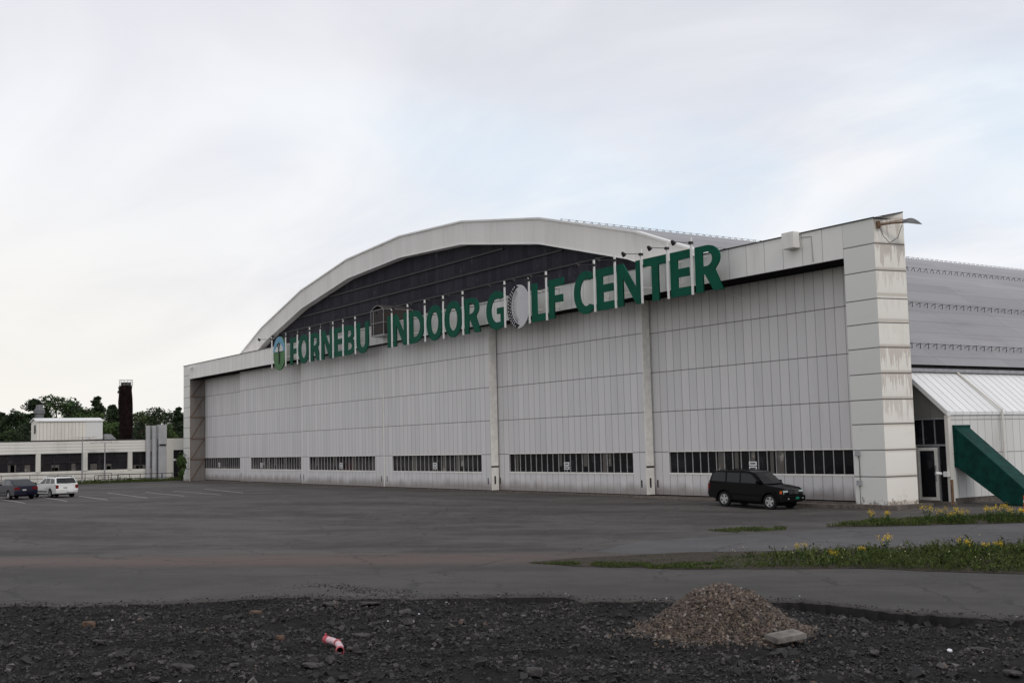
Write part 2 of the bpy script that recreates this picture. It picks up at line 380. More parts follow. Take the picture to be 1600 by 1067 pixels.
def asphalt(name, a, b, band=False, tint=None):
    m, t, p = newmat(name); o = t.coord('Object'); x, y, z = t.sep(o)
    st = t.comb(t.m('ADD', t.m('MULTIPLY', x, .731), t.m('MULTIPLY', y, .682)), t.m('MULTIPLY', t.m('SUBTRACT', t.m('MULTIPLY', y, .731), t.m('MULTIPLY', x, .682)), 3.2), 0.)
    n1 = t.noise(st, .09, 6, .62); n2 = t.noise(o, .8, 5, .65); n3 = t.noise(o, 9, 3, .7); n4 = t.noise(o, 60, 2, .6)
    k = t.m('ADD', t.m('ADD', t.m('MULTIPLY', n1, .5), t.m('MULTIPLY', n2, .25)), t.m('ADD', t.m('MULTIPLY', n3, .18), t.m('MULTIPLY', n4, .14)))
    c = t.mix(t.ramp(k, .44, .63), a, b)
    if band:
        u = t.m('ADD', t.m('MULTIPLY', t.m('SUBTRACT', x, 15.), .731), t.m('MULTIPLY', t.m('ADD', y, 31.7), .682))
        v = t.m('ADD', t.m('MULTIPLY', t.m('SUBTRACT', x, 15.), -.682), t.m('MULTIPLY', t.m('ADD', y, 31.7), .731))
        v0 = t.m('ADD', 9.0, t.m('MULTIPLY', u, .06))
        dd = t.m('ADD', t.m('ABSOLUTE', t.m('SUBTRACT', v, v0)), t.m('MULTIPLY', t.m('SUBTRACT', n2, .5), 3.5))
        q = t.m('MULTIPLY', t.ramp(dd, 2.6, .6), t.ramp(u, 6., -6.))
        c = t.mix(t.m('MULTIPLY', q, .75), c, (.105, .072, .062))
        c = t.mix(t.m('MULTIPLY', t.ramp(v, 8.5, 4.5), .45), c, (.042, .039, .036))
        # tyre-swept lanes and damp patches
        c = t.mix(t.m('MULTIPLY', t.ramp(t.noise(st, .35, 4, .6), .6, .75), .35), c, (.035, .033, .032))
        c = t.mix(t.m('MULTIPLY', t.ramp(t.noise(st, .22, 5, .7, 1.), .62, .7), .25), c, (.11, .10, .09))
    vo = t.new('ShaderNodeTexVoronoi', feature='DISTANCE_TO_EDGE'); t.put(vo.inputs['Vector'], t.scale(t.mix(1., o, t.scale(t.noise(o, .45, 6, .7, col=True), (1.6, 1.6, 1.6)), 'ADD'), (.2, .2, .2)))
    vo.inputs['Scale'].default_value = 1.
    cr = t.m('MULTIPLY', t.m('LESS_THAN', vo.outputs['Distance'], .008), t.ramp(n2, .42, .52))
    c = t.mix(t.m('MULTIPLY', cr, .6), c, (.014, .013, .013))
    t.put(p.inputs['Base Color'], c); p.inputs['Roughness'].default_value = .85; p.inputs['Specular IOR Level'].default_value = .3
    t.put(p.inputs['Normal'], t.bump(t.m('ADD', t.m('MULTIPLY', n3, .6), t.m('MULTIPLY', n4, .4)), .012, .5))
    return m
asphalt('asphalt', (.036, .0325, .0295), (.086, .0785, .0715), band=True)
asphalt('asphalt_path', (.056, .053, .054), (.092, .088, .090))
asphalt('asphalt_edge', (.02, .019, .019), (.04, .038, .037))
def soil(name, a, b, sc=3):
    m, t, p = newmat(name); o = t.coord('Object'); n = t.noise(o, sc, 6, .75)
    t.put(p.inputs['Base Color'], t.mix(t.ramp(n, .3, .7), a, b)); p.inputs['Roughness'].default_value = .95
    p.inputs['Specular IOR Level'].default_value = .2
    t.put(p.inputs['Normal'], t.bump(t.noise(o, sc * 7, 4, .7), .05, 1.))
soil('soil_dark', (.006, .0055, .0052), (.022, .020, .019)); soil('soil_verge', (.035, .028, .02), (.085, .07, .055), 5)
soil('field', (.03, .05, .018), (.06, .075, .03), .3)


# ------------------------------------------------------------------ ground
E1 = Vector((.731, .682)); E2 = Vector((-.682, .731)); O2 = Vector((15, -31.7))
def ab(x, y): v = Vector((x, y)) - O2; return v.dot(E1), v.dot(E2)
def xy(a, b): v = O2 + E1 * a + E2 * b; return v.x, v.y
EDGE = [(-60, -9), (-30, -4.5), (-11.65, -1.87), (-8.67, -1.4), (-6.98, -.67), (-4.94, .09), (-2.97, -.15), (-1.54, .13), (1.12, .47), (1.35, .3), (1.6, -.26), (2.86, -.19), (6.08, -.23), (7.2, -.93), (7.88, -1.51), (8.88, -2.03), (10.18, -2.27), (20, -3.6), (60, -12)]
def edge(a):
    for (a0, b0), (a1, b1) in zip(EDGE, EDGE[1:]):
        if a <= a1:
            t = (a - a0) / (a1 - a0); e = b0 + (b1 - b0) * t; break
    else: e = EDGE[-1][1]
    s = 0 if -1.5 < a < 1.1 else 1
    return e + (.10 + .22 * s) * noise.noise((a * 1.1, 3.3, 0)) + (.03 + .13 * s) * noise.noise((a * 4.3, 1.3, 0)) + .04 * noise.noise((a * 17, 8.3, 0))

g = MB()                      # bare earth sheet out to the horizon
ex = [-2500, -600, -250, -130, -60, 0, 60, 130, 250, 600, 2500]
for i in ex:
    for j in ex: g.v.append((i, j, -.42))
n = len(ex)
for i in range(n - 1):
    for j in range(n - 1): g.f.append((i * n + j, (i + 1) * n + j, (i + 1) * n + j + 1, i * n + j + 1))
tag(g.build('ground', 'field'), kind='structure')

# asphalt apron: one sheet with a broken near edge
aa = list(np.arange(-150, -30, 3.)) + list(np.arange(-30, -15, .4)) + list(np.arange(-15, 22, .06)) + list(np.arange(22, 60, 1.5)) + list(np.arange(60, 201, 10.))
bb = [0, .02, .5, 1.5, 3, 5, 8, 12] + list(np.arange(16, 50, 1.)) + list(np.arange(50, 130, 4.)) + [140, 170, 210, 260]
V = []; nb = len(bb)
for a in aa:
    e = edge(a)
    for k, b in enumerate(bb):
        x, y = xy(a, e + b); z = terrain(x, y)
        if k == 0: z -= .02 + .03 * abs(noise.noise((a * 5, 7, 0)))
        V.append((x, y, z))
F = [(i * nb + j, (i + 1) * nb + j, (i + 1) * nb + j + 1, i * nb + j + 1) for i in range(len(aa) - 1) for j in range(nb - 1)]
o = npmesh('car_park', V, F, MATS['asphalt'], smooth=True); tag(o, kind='structure')
g = MB()                      # broken side of that asphalt layer
for a in aa:
    x, y = xy(a, edge(a)); zt = -.02 - .03 * abs(noise.noise((a * 5, 7, 0))); dx = .03 * noise.noise((a * 9, 1, 4)) + .05
    x2, y2 = xy(a, edge(a) + dx)
    g.v += [(x, y, zt), (x2, y2, -.34)]
g.f = [(2 * i, 2 * i + 1, 2 * i + 3, 2 * i + 2) for i in range(len(aa) - 1)]
tag(g.build('car_park_edge', 'asphalt_edge'), kind='structure')

def rz(x, y):                 # height of the dug-up ground
    a, b = ab(x, y)
    z = -.17 + .10 * noise.noise((x * .5, y * .5, 0)) + .09 * noise.noise((x * 1.5, y * 1.5, 2)) + .035 * noise.noise((x * 6, y * 6, 5))
    e = edge(a); d = e - b
    lip = lambda lo, hi, sft=.5: min(1, max(0, (a - lo) / sft)) * min(1, max(0, (hi - a) / sft))
    L = max(.45 * lip(-1.9, 1.5), .9 * lip(5.6, 9.4), .35 * lip(1.6, 3.2)) + .18 * max(0, noise.noise((a * .9, 2, 0)))
    if d < 1.3:
        k = 1 - max(0, d) / 1.3; zt = -.20 * L - .035 + .04 * noise.noise((x * 2.5, y * 2.5, 9)); z = z * (1 - k) + zt * k
    return min(z, -.012)
xs = np.arange(-16, 20.01, .11); ys = np.arange(-15.5, 1.6, .11)
V = [(*xy(a, b), rz(*xy(a, b))) for a in xs for b in ys]; nb = len(ys)
F = [(i * nb + j, (i + 1) * nb + j, (i + 1) * nb + j + 1, i * nb + j + 1) for i in range(len(xs) - 1) for j in range(nb - 1)]
tag(npmesh('dug_ground', V, F, MATS['soil_dark'], smooth=True), kind='structure')

ICO = bmesh.new(); bmesh.ops.create_icosphere(ICO, subdivisions=1, radius=1)
IV = np.array([v.co[:] for v in ICO.verts]); IF = np.array([[v.index for v in q.verts] for q in ICO.faces]); ICO.free()
BV = np.array([(x, y, z) for x in (-1, 1) for y in (-1, 1) for z in (-1, 1)], float) * .75
BF = np.array([(0, 2, 3), (0, 3, 1), (4, 5, 7), (4, 7, 6), (0, 1, 5), (0, 5, 4), (2, 6, 7), (2, 7, 3), (0, 4, 6), (0, 6, 2), (1, 3, 7), (1, 7, 5)])
def scatter(name, P, size, m, seed, flat=(.45, .9), tone=None, parent=None):
    rg = np.random.default_rng(seed); N = len(P)
    v = BV[None] * (1 + rg.uniform(-.45, .45, (N, 8, 3)))
    v *= np.stack([rg.uniform(.7, 1.3, N), rg.uniform(.6, 1.1, N), rg.uniform(*flat, N)], 1)[:, None]
    q = rg.normal(size=(N, 4)) * np.array([1, .35, .35, 1]); q /= np.linalg.norm(q, axis=1)[:, None]
    w_, x, y, z = q.T
    Rm = np.stack([1 - 2 * (y * y + z * z), 2 * (x * y - z * w_), 2 * (x * z + y * w_), 2 * (x * y + z * w_), 1 - 2 * (x * x + z * z), 2 * (y * z - x * w_), 2 * (x * z - y * w_), 2 * (y * z + x * w_), 1 - 2 * (x * x + y * y)], 1).reshape(N, 3, 3)
    v = np.einsum('nij,nkj->nki', Rm, v) * size[:, None, None] + P[:, None]
    F = (BF[None] + (np.arange(N) * 8)[:, None, None]).reshape(-1, 3)
    t = rg.uniform(0, 1, N) if tone is None else tone
    return npmesh(name, v.reshape(-1, 3), F, m, parent, attr=np.repeat(t, 8))
rg = np.random.default_rng(3)
N = 110000
A = rg.uniform(-14, 18, N); B = rg.uniform(-15, .8, N)
P = []; SZ = []
sz = np.clip(rg.lognormal(math.log(.0165), .5, N), .006, .10)
for a, b, s_ in zip(A, B, sz):
    if b > edge(a) - .02: continue
    x, y = xy(a, b)
    if noise.noise((x * .9, y * .9, 7)) < -.30 and s_ < .03: continue
    P.append((x, y, rz(x, y) + s_ * .3)); SZ.append(s_)
for _ in range(420):
    a, b = rg.uniform(-13, 17), rg.uniform(-15, .2); b = min(b, edge(a) - .1); x, y = xy(a, b); s_ = rg.uniform(.045, .10); P.append((x, y, rz(x, y) + s_ * .1)); SZ.append(s_)
P = np.array(P); SZ = np.array(SZ)
TN = np.clip(rg.uniform(0, 1, len(P)) - np.array([.55 * max(0, noise.noise((p[0] * .7, p[1] * .7, 21)) + .25) for p in P]), 0, 1)
tag(scatter('rubble', P, SZ, MATS['rubble_stone'], 5, tone=TN), 'loose dark crushed asphalt and stones covering the dug up foreground', 'rubble', kind='stuff')
# crumbs thrown onto the asphalt near its broken edge
P = []; SZ = []
for _ in range(1500):
    a = rg.uniform(-12, 14); e = edge(a); bofs = abs(rg.normal()) * .32
    if rg.random() < .25: a = rg.normal(-4.2, .9); bofs = abs(rg.normal(1.5 - (a + 4.2) * .5, .3))
    x, y = xy(a, edge(a) + bofs); s_ = rg.uniform(.006, .022); P.append((x, y, s_ * .4)); SZ.append(s_)
tag(scatter('crumbs', np.array(P), np.array(SZ), MATS['rubble_stone'], 6), 'small dark crumbs scattered along the broken asphalt edge', 'crumbs', kind='stuff')

# gravel heap
pc = gp(1128, 985, -.15); PC = Vector((pc.x, pc.y))
fwd = (PC - Vector((CAM.x, CAM.y))).normalized(); sde = Vector((fwd.y, -fwd.x))
def pile_h(u, v):
    rr = math.hypot(u / 1.50, v / 1.48) * (1 + .12 * noise.noise((math.atan2(v, u) * 1.3, 1, 1)))
    h = 1.2 * (1 - rr); h = h if h < .62 else .62 + .36 * (1 - math.exp(-(h - .62) / .36)); return max(0, h) + .06 * noise.noise((u * 2.2, v * 2.2, 4)) * (1 if rr < 1 else 0) - .02
PH = .94
pile = empty('gravel_pile', (PC.x, PC.y, -.15), label='heap of pinkish brown crushed stone at the edge of the road', cat='gravel pile')
V = []; us = np.arange(-1.9, 1.91, .08)
for u in us:
    for v in us:
        q = sde * u + fwd * v; rr = math.hypot(u / 1.52, v / 1.50); V.append((q.x, q.y, pile_h(u, v) * PH - .5 * max(0, rr - .96)))
n = len(us)
F = [(i * n + j, (i + 1) * n + j, (i + 1) * n + j + 1, i * n + j + 1) for i in range(n - 1) for j in range(n - 1)]
npmesh('mound', V, F, MATS['soil_verge'], pile, smooth=True)
P = []; SZ = []
while len(P) < 15000:
    u, v = rg.uniform(-2.1, 2.1, 2); h = pile_h(u, v) * PH
    rr = math.hypot(u / 1.52, v / 1.50)
    if h < .01 and rg.random() > .9 * math.exp(-(rr - 1) * 14): continue
    s_ = float(np.clip(rg.lognormal(math.log(.022), .35), .011, .055)); q = sde * u + fwd * v
    zz = h if h > .03 else max(h, rz(PC.x + q.x, PC.y + q.y) + .15); P.append((q.x, q.y, zz + rg.uniform(-.2, .6) * s_)); SZ.append(s_)
tag(scatter('gravel', np.array(P), np.array(SZ), MATS['pile_stone'], 8, parent=pile), kind='stuff')

# concrete kerb block lying at its foot
c0 = gp(1228, 1001, -.1); ang = math.atan2(fwd.y, fwd.x)
blk = empty('kerb_block', (c0.x, c0.y, -.07), ang - math.radians(58), label='grey concrete block lying on the rubble beside the gravel heap', cat='concrete block')
o = MB().box(-.31, .31, -.19, .19, 0, .10).build('block', 'concrete', blk, bevel=.012); o.rotation_euler = (math.radians(5), math.radians(-4), 0)

def rock(name, px, py, sx, sy, sz_, m, label, cat, group=None, rot=0, tilt=0, seed=0, sub=2):
    p = gp(px, py, -.13); bm = bmesh.new(); bmesh.ops.create_icosphere(bm, subdivisions=sub, radius=1)
    for v in bm.verts:
        k = 1 + .32 * noise.noise(v.co * 1.3 + Vector((seed * 7.1, 0, 0)))
        v.co = v.co * k; v.co.x = max(-.85, min(.8, v.co.x)); v.co.y = max(-.8, min(.85, v.co.y)); v.co.z = max(-.6, min(.62, v.co.z))
        v.co = Vector((v.co.x * sx, v.co.y * sy, v.co.z * sz_))
    me = bpy.data.meshes.new(name); bm.to_mesh(me); bm.free(); me.materials.append(MATS[m])
    o = bpy.data.objects.new(name, me); COL.objects.link(o); o.location = (p.x, p.y, rz(p.x, p.y) + sz_ * .75)
    o.rotation_euler = (tilt, tilt * .6, rot); return tag(o, label, cat, group)
rock('stone', 139, 977, .17, .13, .10, 'stone_brown', 'rounded brown stone at the far left of the rubble', 'stone', 'brown stones in the rubble', 1, seed=1)
rock('stone', 400, 957, .20, .13, .08, 'stone_brown', 'flat brown stone just below the asphalt edge left of the pipe', 'stone', 'brown stones in the rubble', .3, seed=2)
rock('stone', 438, 997, .10, .08, .08, 'stone_brown', 'small brown stone nearest to the pink pipe', 'stone', 'brown stones in the rubble', .8, seed=3)
SL = [(156, 1003, .21, .15, .05, .5, .15, 'broken asphalt slab tilted in the rubble at the left below the brown stone'),
      (403, 1001, .20, .10, .04, .1, .1, 'thin asphalt slab lying just left of the small brown stone'),
      (311, 1011, .13, .10, .05, .9, .2, 'small pointed asphalt lump between two slabs at left'),
      (366, 1040, .19, .09, .04, .2, .05, 'flat asphalt slab near the lower left of the frame'),
      (489, 1036, .30, .20, .05, .7, .1, 'large flat asphalt slab below the pink pipe'),
      (286, 1046, .26, .08, .05, -.6, .35, 'long narrow asphalt slab lying tilted at lower left'),
      (203, 1043, .24, .06, .06, .9, .4, 'narrow asphalt slab standing tilted at lower left'),
      (241, 1057, .14, .10, .05, .2, .1, 'short asphalt slab at the bottom edge at left'),
      (517, 951, .27, .22, .06, .3, .12, 'wide asphalt slab broken off the road edge above the pink pipe'),
      (577, 948, .30, .22, .06, 1.1, .1, 'big asphalt slab leaning on the road edge right of the pipe'),
      (633, 957, .22, .16, .05, .4, -.15, 'rightmost asphalt slab fallen from the road edge'),
      (567, 990, .26, .18, .04, .8, .05, 'flat asphalt slab lying right of the pink pipe'),
      (552, 1010, .17, .12, .05, .2, .2, 'asphalt lump beside the open end of the pipe'),
      (835, 1052, .22, .15, .10, .3, .1, 'rounded dark lump at the bottom centre of the rubble'),
      (1533, 1015, .22, .13, .05, .6, .1, 'asphalt slab in the rubble at the far right'),
      (1367, 1020, .30, .08, .05, -.2, .1, 'long dark slab right of the concrete block'),
      (1582, 1044, .20, .12, .06, .4, .1, 'slab at the lower right corner'),
      (1437, 950, .16, .10, .07, .4, .1, 'dark lump on the road edge right of the gravel heap'),
      (1458, 950, .15, .10, .08, .9, .1, 'second dark lump on the road edge right of the gravel heap')]
for i, (px, py, sx, sy, sz_, rot, tl, lb) in enumerate(SL):
    rock('asphalt_slab', px, py, sx, sy, sz_, 'asphalt_slab', lb, 'asphalt slab', 'broken asphalt slabs in the rubble', rot + ang, tl, 10 + i)
for i, (px, py, s_, lb) in enumerate([(1484, 1011, .055, 'white crumpled scrap in the rubble at right'), (655, 958, .035, 'white scrap beside the rightmost fallen slab'), (176, 967, .035, 'white scrap right of the leftmost brown stone'), (606, 974, .03, 'white scrap between the pipe and the fallen slabs'), (996, 943, .03, 'white scrap under the asphalt edge left of the gravel heap'), (281, 1058, .03, 'pale blue scrap at the bottom left')]):
    rock('scrap', px, py, s_, s_ * .8, s_ * .6, 'litter', lb, 'litter', 'scraps of litter in the rubble', i, .4, 40 + i, 1)

# pink drain pipe
p0 = gp(531, 1011, -.08); p1 = gp(513, 972, -.08)
pp = empty('drain_pipe', (p0.x, p0.y, rz(p0.x, p0.y) + .06), label='short pink bent plastic drain pipe lying on the rubble', cat='pipe')
dv = Vector((p1.x - p0.x, p1.y - p0.y, 0)); dv = dv.normalized() * .88
sdv = Vector((-dv.y, dv.x, 0)).normalized()
ctr = [Vector((0, 0, .02)), dv * .36 + sdv * -.03 + Vector((0, 0, .03)), dv * .62 + sdv * -.0 + Vector((0, 0, .06)), dv * .86 + sdv * .07 + Vector((0, 0, .07)), dv * 1.02 + sdv * .17 + Vector((0, 0, .08))]
def bent(mb, pts, rad, n=14):
    rings = []
    for i, c in enumerate(pts):
        t = (pts[min(i + 1, len(pts) - 1)] - pts[max(i - 1, 0)]).normalized(); u = t.cross(Vector((0, 0, 1))).normalized(); v = u.cross(t)
        rings.append([c + (u * math.cos(2 * pi * k / n) + v * math.sin(2 * pi * k / n)) * rad for k in range(n)])
    vs = [q for rr in rings for q in rr]
    mb.add(vs, [(i * n + k, i * n + (k + 1) % n, (i + 1) * n + (k + 1) % n, (i + 1) * n + k) for i in range(len(pts) - 1) for k in range(n)])
m = MB(); bent(m, ctr, .062); bent(m, [c for c in ctr][::-1], .054); o = m.build('pipe_wall', 'pink_plastic', pp, smooth=True, fix=False)
m = MB()
for c, dr, rr in ((ctr[0], dv.normalized(), .076), (ctr[2], dv.normalized(), .07)):
    m.tube(c - dr * .05, c + dr * .05, rr, rr, 16, False); m.tube(c - dr * .052, c - dr * .048, rr * .82, rr, 16, False)
m.build_each('collar', 'red_plastic', pp, smooth=True, fix=False)
m = MB(); dr = (ctr[4] - ctr[3]).normalized(); m.tube(ctr[4] - dr * .04, ctr[4] + dr * .05, .075, .07, 16); m.tube(ctr[4] + dr * .03 - Vector((0, 0, .02)), ctr[4] + dr * .03 + Vector((.0, 0, .11)), .02, .02, 8)
m.build('end_cap', 'red_plastic', pp)
m = MB(); m.tube(dv.normalized() * .12 + Vector((0, 0, .02)), dv.normalized() * .13 + Vector((0, 0, .02)), .053, .053, 14); m.build('inner_shadow_plug', 'recess_shade_black', pp).name = 'bore_shadow'  # dark plug painted in as the shade inside the pipe

# path and verges right of the frame
def sheet(name, pts, m, zo, kind='structure', sub=0):
    bm = bmesh.new(); vs = []
    for i in range(len(pts)):
        p, q = pts[i], pts[(i + 1) % len(pts)]; k = 14
        for j in range(k):
            t = j / k; x = p[0] + (q[0] - p[0]) * t; y = p[1] + (q[1] - p[1]) * t
            x += .22 * noise.noise((x * .7, y * .7, 1)); y += .22 * noise.noise((x * .7, y * .7, 8))
            vs.append(bm.verts.new((x, y, zo)))
    f_ = bm.faces.new(vs); bmesh.ops.triangulate(bm, faces=[f_])
    me = bpy.data.meshes.new(name); bm.to_mesh(me); bm.free(); me.materials.append(MATS[m])
    o = bpy.data.objects.new(name, me); COL.objects.link(o); return tag(o, kind=kind)
G = lambda px, py: tuple(gp(px, py, 0))[:2]
sheet('path', [G(1000, 845), G(1230, 831), G(1400, 822), G(1600, 817), (16, 4), (26, -2), G(1600, 848), G(1300, 858), G(1150, 863), G(1000, 865), G(930, 862)], 'asphalt_path', .005)
near = [G(822, 879), G(900, 872), G(1060, 863), G(1200, 861), G(1300, 857), G(1450, 853), G(1600, 850), (27, -3), (33, -10), G(1600, 897), G(1500, 894), G(1400, 889.5), G(1200, 888), G(1060, 889.5), G(900, 884)]
sheet('verge', near, 'soil_verge', .012)
far = [G(1290, 823), G(1400, 822), G(1600, 816.5), (14, 3), (11, 2), G(1600, 808), G(1450, 808.5), G(1340, 814)]
sheet('verge', far, 'soil_verge', .014)
def inside(x, y, poly):
    c = False; j = len(poly) - 1
    for i in range(len(poly)):
        if (poly[i][1] > y) != (poly[j][1] > y) and x < (poly[j][0] - poly[i][0]) * (y - poly[i][1]) / (poly[j][1] - poly[i][1]) + poly[i][0]: c = not c
        j = i
    return c
def samp(poly, n, rg):
    xs_ = [p[0] for p in poly]; ys_ = [p[1] for p in poly]; o = []
    while len(o) < n:
        x, y = rg.uniform(min(xs_), max(xs_)), rg.uniform(min(ys_), max(ys_))
        if inside(x, y, poly): o.append((x, y))
    return o
def blades(name, items, seed, label):
    rg = np.random.default_rng(seed); V = []; F = []; T = []
    for x, y, h, wd, lean, leaf in items:
        a = rg.uniform(0, 2 * pi); dx, dy = math.cos(a), math.sin(a); b = rg.uniform(0, 2 * pi); lx, ly = math.cos(b) * lean, math.sin(b) * lean
        i = len(V); tn = rg.uniform(0, 1)
        z0 = .0
        if leaf:
            z0 = h * rg.uniform(.2, .9); h2 = h * rg.uniform(.15, .35)
            V += [(x, y, z0), (x + lx * .5 - dx * wd * 2, y + ly * .5 - dy * wd * 2, z0 + h2 * .6), (x + lx, y + ly, z0 + h2), (x + lx * .5 + dx * wd * 2, y + ly * .5 + dy * wd * 2, z0 + h2 * .5)]
        else:
            V += [(x - dx * wd, y - dy * wd, z0), (x + dx * wd, y + dy * wd, z0), (x + lx * .4 + dx * wd * .8, y + ly * .4 + dy * wd * .8, h * .6), (x + lx, y + ly, h)]
        F.append((i, i + 1, i + 2, i + 3)); T += [tn] * 4
    o = npmesh(name, V, F, MATS['leaf_grass'], attr=T); return tag(o, label, 'grass', kind='stuff')
thick = [G(1120, 872), G(1200, 866), G(1300, 862), G(1450, 858), G(1600, 854), (27, -4), (32, -10), G(1600, 896), G(1500, 893), G(1400, 889), G(1300, 887), G(1200, 887), G(1110, 888)]
thin = [G(830, 880), G(900, 879), G(1000, 880), G(1130, 880), G(1130, 889), G(1000, 888.5), G(900, 884)]
soilp = [G(900, 874), G(1060, 865), G(1150, 864), G(1130, 880), G(950, 879)]
it = []
for x, y in samp(thick, 34000, rg):
    k = noise.noise((x * .8, y * .8, 3)); h = (.11 + .13 * rg.random()) * (1 + .7 * k)
    aa_, bb_ = ab(x, y)
    if k < -.35 and rg.random() < .6: continue
    grow = min(1, max(.35, (aa_ - 3) / 5))
    it.append((x, y, h * grow, .009, h * .5, rg.random() < .45))
for x, y in samp(thick, 200, rg):
    if ab(x, y)[0] < 4: continue
    hh = rg.uniform(.18, .42)
    for _ in range(26): it.append((x + rg.normal() * .10, y + rg.normal() * .10, hh * rg.uniform(.6, 1.1), .013, .10, rg.random() < .75))
for x, y in samp(thin, 7000, rg):
    if noise.noise((x * 1.3, y * 1.3, 3)) > -.12: it.append((x, y, .03 + .07 * rg.random(), .008, .05, rg.random() < .3))
for x, y in samp(soilp, 500, rg):
    if noise.noise((x * 1.3, y * 1.3, 9)) > .15: it.append((x, y, .03 + .05 * rg.random(), .008, .04, False))
blades('grass', it, 1, 'green grass and low weeds on the near verge between the two paved strips')
it = []
for x, y in samp(far, 14000, rg):
    k = noise.noise((x * .8, y * .8, 3)); aa_, bb_ = ab(x, y); grow = min(1, max(.25, (x - 3) / 5))
    if k < -.3: continue
    it.append((x, y, (.1 + .15 * rg.random()) * (1 + k) * grow, .010, .08, rg.random() < .4))
for x, y in samp([G(1105, 829), G(1160, 825), G(1228, 824), G(1228, 828), G(1150, 832)], 2200, rg):
    if noise.noise((x * 1.3, y * 1.3, 3)) > -.2: it.append((x, y, .03 + .09 * rg.random(), .010, .06, rg.random() < .4))
blades('grass', it, 2, 'grass and weeds on the far verge in front of the hangar corner')
it = []
fb_ = MB(); q = random.Random(9)
for x, y in samp(thick, 150, rg):
    c = Vector((x, y, q.uniform(.15, .42))); s_ = q.uniform(.010, .022)
    fb_.add([c + Vector(v) * s_ for v in ((1, 0, 0), (0, 1, 0), (-1, 0, 0), (0, -1, 0), (0, 0, .9), (0, 0, -.9))], [(0, 1, 4), (1, 2, 4), (2, 3, 4), (3, 0, 4), (1, 0, 5), (2, 1, 5), (3, 2, 5), (0, 3, 5)])
mat('pale_petal', (.55, .50, .28), .7, var=.35, ns=1.2)
tag(fb_.build('small_blossoms', 'pale_petal', fix=False), 'tiny pale blossoms dotted through the near verge', 'blossoms', kind='stuff')
it = []
for x in np.arange(-104, -3, .12):
    if noise.noise((x * .25, 5, 0)) > .12: it.append((x, .25 + .2 * rg.random(), .04 + .09 * rg.random(), .012, .06, rg.random() < .5))
blades('weeds', it, 3, 'sparse weeds growing along the foot of the hangar doors')

# flowering weeds
def weed(seed, h=.62):
    q = random.Random(seed); root = empty('flowering_weed'); st = MB(); lf = []; pv_ = []; pf = []
    V = []; F = []; T = []
    heads = []
    for k in range(6):
        a = q.uniform(0, 2 * pi); rr = q.uniform(.05, .2); hh = h * q.uniform(.7, 1)
        top = Vector((math.cos(a) * rr, math.sin(a) * rr, hh)); st.tube((0, 0, 0), top * .6, .007, .006, 4, False); st.tube(top * .6, top, .006, .004, 4, False)
        heads.append(top)
        for _ in range(9):
            t = q.uniform(.1, .8); p = top * t; b = q.uniform(0, 2 * pi); L = q.uniform(.06, .14); dx, dy = math.cos(b) * L, math.sin(b) * L
            st.add([p, p + Vector((dx * .5 - dy * .3, dy * .5 + dx * .3, .03)), p + Vector((dx, dy, q.uniform(-.03, .04))), p + Vector((dx * .5 + dy * .3, dy * .5 - dx * .3, .03))], [(0, 1, 2, 3)])
    st.build('stalk', 'stem_green', root, fix=False)
    fl = MB()
    for hd in heads:
        for _ in range(15):
            c = hd + Vector((q.gauss(0, .05), q.gauss(0, .05), q.gauss(0, .045))); s_ = q.uniform(.009, .0165)
            fl.add([c + Vector(v) * s_ for v in ((1, 0, 0), (0, 1, 0), (-1, 0, 0), (0, -1, 0), (0, 0, .9), (0, 0, -.9))], [(0, 1, 4), (1, 2, 4), (2, 3, 4), (3, 0, 4), (1, 0, 5), (2, 1, 5), (3, 2, 5), (0, 3, 5)])
    fl.build('blossom', 'petal', root, fix=False)
    return root
protos = [weed(1), weed(2), weed(3)]
WP = [(1252, 876, .75, 'yellow flowering weed at the left end of the thick near verge'), (1302, 882, .6, 'low yellow flowering weed behind the leftmost one on the near verge'), (1347, 872, .55, 'small yellow flowering weed left of the tallest one on the near verge'),
      (1384, 870, .95, 'tallest yellow flowering weed standing alone mid near verge'), (1508, 868, .75, 'yellow flowering weed on the near verge below the green chute'), (1562, 866, .6, 'yellow flowering weed at the right end of the near verge'), (1540, 868, .55, 'short yellow weed between the two right ones on the near verge'),
      (1362, 819, .85, 'yellow flowering weed at the left end of the far verge'), (1388, 819, .85, 'yellow flowering weed second from left on the far verge'), (1450, 818, 1.05, 'bushy yellow weed in front of the entrance door on the far verge'), (1473, 818, .95, 'yellow weed in front of the downpipe on the far verge'),
      (1488, 819, .8, 'yellow weed left of the dense clump on the far verge'), (1498, 818, .95, 'dense yellow weed at the centre of the clump on the far verge'), (1507, 818, .8, 'yellow weed at the right side of the dense clump on the far verge'), (1545, 817, 1.05, 'tall yellow weed in front of the chute on the far verge'),
      (1567, 816, 1.05, 'tall yellow weed near the foot of the chute'), (1579, 816, .9, 'slender yellow weed just left of the orange post'), (1596, 816, .9, 'yellow weed in front of the orange post')]
for i, (px, py, s_, lb) in enumerate(WP):
    o = protos[i] if i < 3 else copy_tree(protos[i % 3])
    p = gp(px, py, 0); o.location = (p.x, p.y, .01); o.scale = (s_,) * 3; o.rotation_euler.z = i * 1.7
    tag(o, lb, 'flowering plant', 'yellow flowering weeds on the verges')

